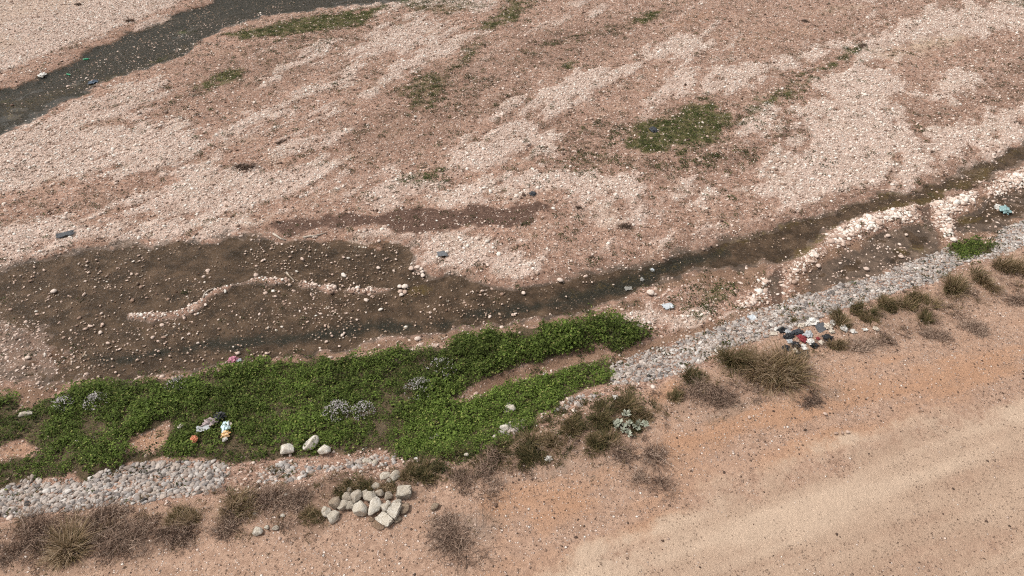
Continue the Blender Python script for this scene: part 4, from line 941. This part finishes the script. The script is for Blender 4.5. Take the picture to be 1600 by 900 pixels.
# tussocks and dry bushes, one by one
def plant_at(u, v, wpx, kind, tone, label, seed, hgt=.75, cat='grass', group='grass tussocks along the bank', name='grass_tussock', n=None):
    m, fs = mpp(u, v); x_, y_, z_ = P(u, v); R = wpx * m * .5
    if kind == 'g': me = tussock_mesh(seed, R, R * 1.08 * max(hgt, .7), n or int(420 + 500 * R), tone + .06, GRASS, width=.009 + .003 * R, curl=.75)
    else: me = twig_mesh(seed, R * 1.05, R * 1.05 * hgt, n or int(150 + 260 * R), tone, TWIG)
    return link(name, me, None, None, (x_, y_, z_), (0, 0, seed * .7), None, label, cat, group)
T_ = [  # u, v, width, tone, label
 (1150,572,78,.50,'olive brown tussock touching the largest tussock on its left'),
 (1212,578,104,.56,'largest spreading brown tussock left of the rubbish pile'),
 (1076,592,42,.30,'small dark green tussock left of the two big tussocks'),
 (1316,500,46,.36,'dark olive tussock just right of the rubbish pile'),
 (1346,493,46,.40,'olive tussock second to the right of the rubbish pile'),
 (1388,480,46,.42,'olive brown tussock third to the right of the rubbish pile'),
 (1432,472,58,.40,'broad dark tussock in the middle of the tussock row'),
 (1446,499,30,.28,'small round green tussock below the tussock row'),
 (1488,447,56,.45,'dense olive tussock at the bend of the stone bank'),
 (1536,438,52,.58,'pale loose tussock right of the dense one at the bend'),
 (1584,420,60,.45,'dark tussock at the right edge above the bare soil'),
 (1305,540,30,.42,'small olive tussock at the foot of the rubbish pile'),
 (1240,505,22,.25,'dark green sprig behind the rubbish pile'),
 (105,862,86,.68,'straw coloured drooping tussock at the lower left corner'),
 (286,808,54,.55,'brownish tussock below the end of the left stone bank'),
 (368,790,56,.55,'brown olive tussock left of the boulder heap, beside scrub'),
 (538,772,40,.26,'green tussock behind the left end of the boulder heap'),
 (573,766,26,.24,'small green tussock behind the middle of the boulder heap'),
 (606,768,26,.50,'yellowish tussock behind the right of the boulder heap'),
 (484,806,36,.42,'olive tussock left of the boulder heap touching it'),
 (664,748,50,.30,'green weedy tussock right of the boulder heap'),
 (640,742,34,.36,'olive tussock above the big squarish boulder'),
 (825,710,64,.34,'dark green tussock on the bank below the chalky rock'),
 (862,692,44,.60,'straw tussock beside the dark green one on the bank'),
 (930,690,54,.42,'olive tussock left of the silvery plant'),
 (975,640,52,.52,'brown green tussock above the silvery plant'),
 (940,655,50,.38,'dark green tussock below the white square scrap'),
 (893,668,48,.45,'olive tussock in the middle of the overgrown bank'),
 (1008,652,40,.62,'dry straw tussock right of the silvery plant'),
 (1056,622,34,.35,'small green tussock on bare soil below the stone bank'),
 (780,706,36,.40,'olive tussock under the cream rock on the bank'),
]
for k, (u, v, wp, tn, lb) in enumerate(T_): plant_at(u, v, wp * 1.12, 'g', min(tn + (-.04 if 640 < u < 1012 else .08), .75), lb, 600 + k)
S_ = [
 (205,838,84,.42,.55,'large brown dry bush on the slope right of straw tussock'),
 (45,845,100,.35,.4,'reddish brown dry bush spreading at the left edge'),
 (165,812,70,.40,.4,'dark dry bush under the left stone bank'),
 (275,838,62,.38,.55,'dark brown dry bush below the brownish tussock'),
 (355,820,56,.36,.45,'dry bush left of the angular whitish rock'),
 (430,785,70,.42,.4,'dry scrubby bush left of the boulder heap'),
 (470,790,50,.36,.35,'dark dry bush between scrub and boulder heap'),
 (755,748,72,.40,.5,'reddish dry bush on the bank right of the heap'),
 (990,716,74,.36,.35,'low dark reddish bush on the bare bank edge'),
 (1128,620,64,.30,.6,'dark brown dry bush below the two big tussocks'),
 (1090,608,50,.45,.4,'pale brown dry bush between small tussock and bare soil'),
 (1465,527,44,.42,.4,'low brown dry bush on bare soil under the tussock row'),
 (1383,530,30,.50,.6,'small round straw bush near the white stones'),
 (1345,542,44,.75,.5,'pale twiggy dead bush right of the rubbish pile'),
 (1530,515,46,.50,.3,'flat dry bush on bare soil at the far right'),
 (1595,470,40,.50,.35,'dry bush at the right edge below the dark tussock'),
 (1265,628,34,.20,.2,'flat blackish dead bush on the grey patch of soil'),
 (705,838,90,.35,.18,'flat grey dead brush spread on soil below the heap'),
 (376,264,30,.05,.45,'blackish dead bush alone on the pale gravel bar'),
 (436,223,16,.05,.5,'small blackish dead bush on the bar near the larger one'),
 (978,353,18,.08,.4,'dark dead bush on gravel above the narrow stream'),
 (905,325,9,.05,.6,'small dark dead bush above the narrow stream on gravel'),
 (1590,192,12,.1,.8,'dark dead bush at the far right of the bar'),
 (1258,34,12,.1,.7,'dark dead bush on the orange soil far away'),
 (1348,72,14,.15,.7,'grey dead bush at the end of the olive strip'),
 (204,33,16,.1,.8,'dark bush on the far bank of the upper left stream'),
 (122,8,12,.1,1.2,'dark upright dead stem on the far pale gravel'),
 (435,348,8,.1,.8,'small dark bush left of the mud finger'),
]
for k, (u, v, wp, tn, hg, lb) in enumerate(S_): plant_at(u, v, wp * (1.15 if v > 400 else 1.0), 's', tn + (.18 if v > 400 else .1), lb, 700 + k, hg * .7, 'bush', 'dry bushes', 'dry_bush')

# pale flowering bushes in the green cover
def flowering_bush(u, v, wpx, label, seed, k=1.0):
    m, fs = mpp(u, v); x_, y_, z_ = P(u, v); R = wpx * m * .5; rr = np.random.default_rng(seed)
    root = empty('flowering_bush', (x_, y_, z_ + .12), label, 'bush', 'pale flowering bushes in the green cover')
    V, F, T = [], [], []; V2, F2, T2 = [], [], []
    for i in range(int(520 * R)):
        a = rr.uniform(0, 6.28); q = R * math.sqrt(rr.random()); h = R * .55 * (1 - (q / R) ** 2) * rr.uniform(.5, 1)
        leaves_into(V, F, T, np.array([q * math.cos(a), q * math.sin(a), h]), None, .05 * rr.uniform(.7, 1.3), rr, rr.uniform(0, .5))
    me = mesh_from('foliage', V, F, LEAF, False); at = me.attributes.new('leaf', 'FLOAT', 'POINT'); at.data.foreach_set('value', np.array(T, np.float32)); link('foliage', me, None, root)
    for i in range(int(330 * R * k)):
        a = rr.uniform(0, 6.28); q = R * 1.1 * rr.random() ** .7; h = R * .6 * max(1 - (q / R) ** 2, 0) + rr.uniform(.03, .09); c = np.array([q * math.cos(a), q * math.sin(a), h]); t = rr.random()
        for _ in range(3): leaves_into(V2, F2, T2, c + rr.normal(0, .022, 3), None, .034, rr, t, 1.2)
    link('flowers', mesh_from('flowers', V2, F2, FLOWER, False, T2), None, root)
for a in ((527,647,40,'whitest flowering bush in the middle of the green cover',801),(568,647,36,'greyer flowering bush beside the whitest one',802,.7),(152,632,34,'grey flowering bush in the left green cover',803,.7),(102,636,30,'faint grey flowering bush leftmost in the green cover',804,.6),(655,612,44,'grey flowering bush left of the bare path in the plants',805,.55),(280,605,34,'dull flowering bush above the colourful rubbish in the plants',806,.4),(690,580,44,'faint flowering bush at the edge of the tall leafy hedge',807,.3)): flowering_bush(*a)

# silvery plant with thick leaves
def silver_plant(u, v, wpx, label):
    m, fs = mpp(u, v); x_, y_, z_ = P(u, v); rr = np.random.default_rng(820); root = empty('silvery_plant', (x_, y_, z_), label, 'plant')
    for c in range(17):
        V, F, T = [], [], []; cx, cy = rr.normal(0, wpx * m * .26), rr.normal(0, wpx * m * .17); h = .10 + .16 * rr.random(); s = rr.uniform(.10, .17)
        for k in range(9):
            a = k * 2.4 + rr.normal(0, .2); el = rr.uniform(.2, 1.1); d = np.array([math.cos(a) * math.cos(el), math.sin(a) * math.cos(el), math.sin(el)]); sd = np.array([-math.sin(a), math.cos(a), 0]); t = rr.random(); i = len(V); up = np.array([0, 0, .018])
            b0 = np.array([0, 0, h * .6]); V.extend([b0, b0 + d * s * .55 + sd * s * .24, b0 + d * s, b0 + d * s * .55 - sd * s * .24, b0 + d * s * .5 + up, b0 + d * s * .5 - up]); T.extend([t] * 6)
            F.extend([(i, i + 1, i + 4), (i + 1, i + 2, i + 4), (i + 2, i + 3, i + 4), (i + 3, i, i + 4), (i, i + 5, i + 1), (i + 1, i + 5, i + 2), (i + 2, i + 5, i + 3), (i + 3, i + 5, i)])
        i = len(V); V.extend([np.array(q) for q in ((.012, 0, -.05), (-.006, .01, -.05), (-.006, -.01, -.05), (0, 0, h * .65))]); T.extend([.2] * 4); F.extend([(i, i + 1, i + 3), (i + 1, i + 2, i + 3), (i + 2, i, i + 3)])
        link('rosette', mesh_from('rosette', V, F, GLAUC, False, T), None, root, (cx, cy, float(gz(x_ + cx, y_ + cy)) - z_))
silver_plant(984, 668, 50, 'silvery grey thick leaved plant at the edge of the bank')

# ------------------------------------------------------------------ rubbish
def plain(name, c, rough=.5, c2=None, spec=.4, scale=4.0):
    b = NB(name); tc = b.n('ShaderNodeTexCoord').outputs['Object']
    n1 = b.noise(tc, scale, 4, .65)
    col = b.mix(b.rng(n1, .38, .66), tuple(t * .72 for t in c) if c2 is None else c2, c)
    return b.done(b.principled(col, rough, b.bump(n1, .05, .3), spec))
WHITE = plain('white_plastic', (.72, .70, .66), .5, (.46, .43, .39)); CREAM = plain('cream_paper', (.60, .53, .44), .8, (.40, .34, .28)); BLACK = plain('black_plastic', (.016, .016, .018), .35); RED = plain('red_cloth', (.22, .03, .035), .85)
SLATE = plain('grey_board', (.13, .135, .145), .7); TEAL = plain('teal_plastic', (.26, .40, .40), .45); SKYB = plain('pale_blue_plastic', (.42, .66, .72), .4, (.62, .70, .70)); ORNG = plain('orange_wrapper', (.62, .27, .05), .5, (.70, .55, .35))
PINK = plain('pink_plastic', (.50, .20, .27), .5); NAVY = plain('dark_blue_plastic', (.036, .040, .048), .6); GREYP = plain('grey_sheet', (.42, .43, .44), .6); GREENP = plain('green_bottle', (.03, .34, .16), .25); BLUEP = plain('blue_plastic', (.08, .115, .16), .6)
TERRA = plain('orange_red_plastic', (.58, .20, .10), .5); MAUVE = plain('pinkish_grey_cloth', (.42, .34, .33), .85, (.22, .17, .17)); WOOD = plain('bleached_wood', (.48, .41, .34), .9); ICE = plain('blue_white_carton', (.55, .575, .59), .6, (.36, .39, .42))

def crumple_mesh(seed, mat, jag=.5):
    """a scrunched torn bag: a ball folded by sharp ridges, slumped flat, with loose torn flaps"""
    rr = np.random.default_rng(seed); bm = bmesh.new(); bmesh.ops.create_icosphere(bm, subdivisions=3, radius=.42)
    V = np.array([v.co[:] for v in bm.verts]); A0 = V.copy()
    for k in range(9):
        nn = rr.normal(size=3); nn /= np.linalg.norm(nn); V *= (1 + jag * .45 * (np.abs(np.sin(A0 @ nn * rr.uniform(6, 17) + rr.uniform(0, 6))) - .55))[:, None]
    V += rr.normal(0, .022, V.shape); V[:, 2] = np.where(V[:, 2] < -.12, -.12, V[:, 2]); V[:, :2] *= (1 + .5 * np.clip(.1 - V[:, 2], 0, .3))[:, None]
    for v, c in zip(bm.verts, V): v.co = c
    for k in range(5):
        a = rr.uniform(0, 6.28); L = rr.uniform(.35, .7); w_ = rr.uniform(.08, .2); d = np.array([math.cos(a), math.sin(a), 0]); q = np.array([-d[1], d[0], 0]); z0 = rr.uniform(-.1, .15)
        pts_ = [d * .3 - q * w_ + [0, 0, z0], d * .3 + q * w_ + [0, 0, z0 + .03], d * L + q * w_ * .6 + [0, 0, -.1 + rr.uniform(0, .15)], d * L * 1.1 - q * w_ * .4 + [0, 0, -.11]]
        up = [bm.verts.new(bpyvec(p)) for p in pts_]; dn = [bm.verts.new(bpyvec(p - np.array([0, 0, .02]))) for p in pts_]
        bm.faces.new(up); bm.faces.new(dn[::-1])
        for i in range(4): bm.faces.new((up[i], dn[i], dn[(i + 1) % 4], up[(i + 1) % 4]))
    me = bpy.data.meshes.new('crumpled'); bm.to_mesh(me); bm.free(); me.materials.append(mat); return me
def sheet_mesh(seed, mat, n=7, lift=.16, th=.02):
    """a bent scrap with thickness and torn edges"""
    rr = np.random.default_rng(seed); V, F = [], []
    g = np.linspace(-.5, .5, n); k1, k2 = rr.uniform(3, 8, 2); p1, p2 = rr.uniform(0, 6, 2)
    for s in (0, 1):
        rr2 = np.random.default_rng(seed + 1)
        for a in g:
            for b in g:
                e = (abs(a) > .49) or (abs(b) > .49); j = rr2.normal(0, .05 if e else .015, 2)
                V.append((a + j[0], b + j[1], lift * (math.sin(a * k1 + p1) * .5 + math.sin(b * k2 + p2) * .5) + rr2.normal(0, .02) - s * th))
    N = n * n
    for i in range(n - 1):
        for j in range(n - 1):
            a = i * n + j; F.append((a, a + n, a + n + 1, a + 1)); F.append((N + a, N + a + 1, N + a + n + 1, N + a + n))
    for i in range(n - 1):
        for a, b in ((i, i + 1), ((n - 1) * n + i, (n - 1) * n + i + 1), (i * n, i * n + n), (i * n + n - 1, i * n + 2 * n - 1)): F.append((a, b, N + b, N + a))
    me = mesh_from('scrap', V, F, mat, False); return me
def lathe_mesh(prof, mat, seg=14):
    V, F = [], []
    for (rad, h) in prof:
        for j in range(seg): a = 2 * math.pi * j / seg; V.append((rad * math.cos(a), rad * math.sin(a), h))
    for i in range(len(prof) - 1):
        for j in range(seg): F.append((i * seg + j, i * seg + (j + 1) % seg, (i + 1) * seg + (j + 1) % seg, (i + 1) * seg + j))
    F.append(tuple(reversed(range(seg)))); F.append(tuple((len(prof) - 1) * seg + j for j in range(seg)))
    return mesh_from('turned', V, F, mat)
def item(name, me, u, v, wpx, hpx, label, cat, rz=0.0, tall=.5, lift=0.0, group=None, tilt=(0, 0)):
    m, fs = mpp(u, v); x_, y_, z_ = P(u, v)
    return link(name, me, None, None, (x_, y_, z_ + wpx * m * tall * .32 + lift), (tilt[0], tilt[1], rz), (wpx * m, hpx * m * (.4 + .6 / fs), wpx * m * tall), label, cat, group)
PILE = 'rubbish dumped between the tussocks'; PL2 = 'rubbish in the green plants'; BARR = 'rubbish on the riverbed'
J = [
 ('carton', 's', ICE, 1175,498,9,7,'white crushed carton alone on the grey stone bank','carton',.4,.5,PILE),
 ('plastic_scrap', 'c', WHITE, 1205,509,6,4,'white scrap between the crushed carton and rubbish pile','rubbish',.2,.5,PILE),
 ('plastic_scrap', 'c', WHITE, 1213,516,7,4,'white scrap at the upper left end of the rubbish pile','rubbish',.9,.5,PILE),
 ('paper', 's', CREAM, 1208,523,11,5,'cream crumpled paper at the left end of the rubbish pile','paper',.1,.4,PILE),
 ('rubbish_bag', 'c', BLACK, 1222,518,12,6,'shiny black bag scraps left in the rubbish pile','bag',.3,.5,PILE),
 ('plastic_sheet', 's', GREYP, 1230,519,9,7,'grey plastic sheet beside black scraps in the rubbish pile','sheet',.8,.5,PILE),
 ('foam_piece', 'c', CREAM, 1252,511,9,6,'cream foam piece at the top of the rubbish pile','foam',.3,.6,PILE),
 ('foam_piece', 'c', WHITE, 1261,508,7,4,'small white foam piece left of the big white bag','foam',1.2,.6,PILE),
 ('rubbish_bag', 'c', WHITE, 1271,506,12,10,'big white crumpled bag at the top of the rubbish pile','bag',.4,.7,PILE),
 ('board', 'd', SLATE, 1284,515,15,12,'dark grey board leaning in the rubbish pile','board',.5,.12,PILE),
 ('bucket_lid', 'l', WHITE, 1300,507,9,8,'round white lid at the right end of the rubbish pile','lid',0,.9,PILE),
 ('foam_piece', 'c', CREAM, 1293,512,9,8,'cream crumpled wrapper between grey board and round lid','wrapper',.7,.6,PILE),
 ('foam_piece', 'c', CREAM, 1299,519,6,5,'cream scrap under the round white lid','wrapper',.7,.6,PILE),
 ('plastic_scrap', 'c', WHITE, 1318,515,8,7,'white scrap just right of the rubbish pile','rubbish',.7,.6,PILE),
 ('plastic_scrap', 'c', WHITE, 1332,519,6,5,'white scrap second to the right of the rubbish pile','rubbish',.2,.6,PILE),
 ('plastic_scrap', 's', WHITE, 1351,516,8,4,'white flat scrap third to the right of the rubbish pile','rubbish',.2,.4,PILE),
 ('plastic_scrap', 'c', CREAM, 1368,515,7,5,'cream scrap farthest right of the rubbish pile','rubbish',.5,.6,PILE),
 ('red_cloth', 'c', RED, 1253,531,9,11,'dark red cloth in the middle of the rubbish pile','cloth',.2,.6,PILE),
 ('rubbish_bag', 'c', WHITE, 1266,536,11,9,'white crumpled bag right of the dark red cloth','bag',.9,.6,PILE),
 ('plastic_scrap', 'c', WHITE, 1255,541,5,5,'white scrap directly below the dark red cloth','rubbish',.9,.6,PILE),
 ('paper', 's', GREYP, 1234,535,9,7,'greyish paper left of the dark red cloth','paper',.2,.5,PILE),
 ('red_cloth', 'c', RED, 1278,530,6,5,'small dark red scrap right of the white bag in the pile','cloth',.2,.5,PILE),
 ('rubbish_bag', 'c', BLACK, 1242,541,14,9,'black bag below the greyish paper in the pile','bag',.6,.5,PILE),
 ('rubbish_bag', 'c', BLACK, 1271,541,9,6,'black bag scrap at the lower right of the pile','bag',.1,.5,PILE),
 ('plastic_scrap', 's', WHITE, 1257,546,10,5,'white torn sheet at the foot of the rubbish pile','rubbish',.1,.5,PILE),
 ('plastic_scrap', 'c', CREAM, 1242,549,8,5,'cream stone like scrap at the lower left foot of the pile','rubbish',.1,.6,PILE),
 ('paper', 's', CREAM, 1283,536,8,6,'pale paper at the right foot of the rubbish pile','paper',.5,.4,PILE),
 ('rubbish_bag', 'c', BLACK, 1254,556,16,8,'burnt black scraps spread below the rubbish pile','bag',.5,.2,PILE),
 ('rubbish_bag', 'c', BLACK, 1232,527,16,9,'black rags spread left of the dark red cloth','rags',.5,.3,PILE),
 ('rubbish_bag', 'c', NAVY, 1246,521,14,8,'dark bluish rags behind the dark red cloth','rags',.1,.35,PILE),
 ('rubbish_bag', 'c', BLACK, 1292,529,13,8,'black rags below the dark grey board','rags',.3,.35,PILE),
 ('rubbish_bag', 'c', GREYP, 1262,524,12,7,'dirty grey rags between red cloth and dark grey board','rags',.9,.35,PILE),
 ('rubbish_bag', 'c', BLACK, 1228,545,10,7,'black scrap left of the black bag at the pile foot','rags',.9,.3,PILE),
 ('rubbish_bag', 'c', BLACK, 344,656,13,11,'black bag beside the blue and orange wrappers in the plants','bag',.3,.7,PL2),
 ('rubbish_bag', 'c', SKYB, 354,671,10,15,'pale blue and white plastic bag in the green plants','bag',.2,.6,PL2),
 ('wrapper', 'c', ORNG, 354,683,10,9,'orange wrapper below the pale blue bag','wrapper',.7,.6,PL2),
 ('plastic_scrap', 'c', WHITE, 353,690,6,5,'white scrap below the orange wrapper','rubbish',.7,.6,PL2),
 ('plastic_scrap', 'c', CREAM, 360,666,5,9,'cream scrap right of the pale blue bag','rubbish',.7,.6,PL2),
 ('old_cloth', 'c', MAUVE, 331,664,18,11,'pinkish grey cloth heap left of the black bag','cloth',.2,.45,PL2),
 ('paper', 's', GREYP, 319,673,17,9,'bluish grey paper below the pinkish cloth heap','paper',.4,.4,PL2),
 ('plastic_tub', 'c', TERRA, 305,690,9,9,'orange red plastic piece left of the rubbish in plants','plastic',.4,.6,PL2),
 ('bag', 'c', PINK, 365,566,12,10,'pink bag on the mud at the pool edge','bag',.4,.7,BARR),
 ('bag', 'c', ICE, 373,565,6,6,'bluish scrap touching the pink bag at the pool edge','rubbish',.4,.6,BARR),
 ('plastic_scrap', 'c', WHITE, 857,718,9,7,'bright white scrap on the bare soil under dark tussock','rubbish',.4,.6,None),
 ('carton', 's', WHITE, 962,622,8,7,'white square scrap on the overgrown stone bank','carton',.3,.4,None),
 ('plastic_scrap', 's', WHITE, 651,720,6,8,'upright white scrap in weeds above the heap right end','rubbish',.3,.8,None),
 ('plastic_sheet', 's', NAVY, 102,368,22,9,'dark blue grey plastic sheet on pale gravel above pool','sheet',.4,.3,BARR),
 ('rubbish_bag', 'c', NAVY, 832,304,8,6,'dark scrap on gravel beside the mud finger end','rubbish',.4,.5,BARR),
 ('plastic_sheet', 's', ICE, 1043,480,15,9,'blue white sheet lying on the shingle by the stream','sheet',.2,.4,BARR),
 ('plastic_scrap', 's', GREYP, 982,452,10,6,'grey scrap in the stream left of the cream boulder','rubbish',.2,.4,BARR),
 ('plastic_scrap', 'c', GREYP, 1003,438,5,5,'grey scrap in mid stream above the cream boulder','rubbish',.2,.6,BARR),
 ('plastic_scrap', 'c', ICE, 1019,423,6,4,'bluish scrap in the stream farthest from the shingle','rubbish',.2,.6,BARR),
 ('bag', 'c', TEAL, 1569,331,13,10,'teal plastic bag in the backwater at the far right','bag',.2,.6,BARR),
 ('plastic_scrap', 'c', WHITE, 1559,326,9,6,'white scrap touching the teal bag in the backwater','rubbish',-.6,.6,BARR),
 ('rubbish_bag', 'c', NAVY, 1021,204,10,7,'dark purplish bag in the mossy patch of the bar','bag',.2,.4,BARR),
 ('plastic_sheet', 'c', BLUEP, 146,130,8,6,'blue plastic lump in the far stream','plastic',.2,.5,BARR),
 ('plastic_sheet', 's', SLATE, 691,398,14,8,'flat grey scrap on pale gravel beside the pool','sheet',.2,.3,BARR),
 ('foam_piece', 'c', WHITE, 67,119,9,7,'white foam lump in the far stream at the left','foam',.2,.5,BARR),
]
for k, (nm, sh, mt, u, v, wp, hp, lb, ct, rz, tl, gp) in enumerate(J):
    if sh == 'c': me = crumple_mesh(900 + k, mt)
    elif sh == 's': me = sheet_mesh(900 + k, mt)
    elif sh == 'd':
        me = block_mesh(900 + k, mt, .05, .01)
    else: me = lathe_mesh([(.40, .0), (.5, .02), (.5, .10), (.46, .12), (.44, .08), (.10, .085)], mt)
    k_ = random.uniform(.95, 1.3) if gp == PILE else 1.1
    item(nm, me, u, v, wp * k_, hp * k_, lb, ct, rz + k * 1.7 * (sh == 'c' and wp < 9), tl, .10 if (gp == PL2) else .02, gp, (0.5, 0) if sh in 'dl' else (0, 0))
def bottle(u, v, length, label, rz, mat):
    x_, y_, z_ = P(u, v); root = empty('plastic_bottle', (x_, y_, max(z_, WATER_Z - .04) + .05), label, 'bottle', BARR, rz); s = length
    prof = [(.12, 0), (.14, .03), (.14, .30), (.13, .36), (.145, .44), (.14, .66), (.10, .78), (.05, .87), (.05, .93)]
    link('body', lathe_mesh([(a * s, h * s) for a, h in prof], mat), None, root, (0, 0, 0), (0, math.pi / 2, 0)); link('cap', lathe_mesh([(.06 * s, .92 * s), (.06 * s, 1.0 * s)], WHITE), None, root, (0, 0, 0), (0, math.pi / 2, 0))
bottle(131, 96, .42, 'larger green plastic bottle lying in the far stream', .3, GREENP)
bottle(105, 117, .36, 'smaller green plastic bottle lower in the far stream', -.4, GREENP)
def stick(pts, rad, label, seed):
    """driftwood: a bent tapering branch"""
    Q = [np.array(P(u, v)) for u, v in pts]; o0 = Q[0]; V, F, sg = [], [], 6; rr = np.random.default_rng(seed)
    for i, q in enumerate(Q):
        t = (Q[min(i + 1, len(Q) - 1)] - Q[max(i - 1, 0)]); t /= np.linalg.norm(t); s = np.cross(t, [0, 0, 1.0]); s /= np.linalg.norm(s); w_ = np.cross(s, t); rd = rad * (1 - .5 * i / (len(Q) - 1)) * rr.uniform(.85, 1.15)
        for j in range(sg): a = 2 * math.pi * j / sg; V.append(q - o0 + np.array([0, 0, rad * .7]) + s * math.cos(a) * rd + w_ * math.sin(a) * rd)
    for i in range(len(Q) - 1):
        for j in range(sg): F.append((i * sg + j, i * sg + (j + 1) % sg, (i + 1) * sg + (j + 1) % sg, (i + 1) * sg + j))
    F.append(tuple(reversed(range(sg)))); F.append(tuple((len(Q) - 1) * sg + j for j in range(sg)))
    link('driftwood', mesh_from('driftwood', V, F, WOOD), None, None, tuple(o0), label=label, cat='driftwood', group='driftwood by the pool')
stick([(427,366), (433,370), (439,374), (446,376)], .055, 'pale bent driftwood branch at the upper pool edge', 1)
stick([(474,372), (484,370), (495,369), (507,365)], .05, 'straighter pale driftwood branch right of the bent one', 2)
stick([(318,466), (320,460), (326,455), (337,451)], .05, 'pale driftwood lying along the pebble ridge in the pool', 3)
stick([(448,427), (452,432), (460,440)], .05, 'short pale driftwood in the middle of the pool', 4)
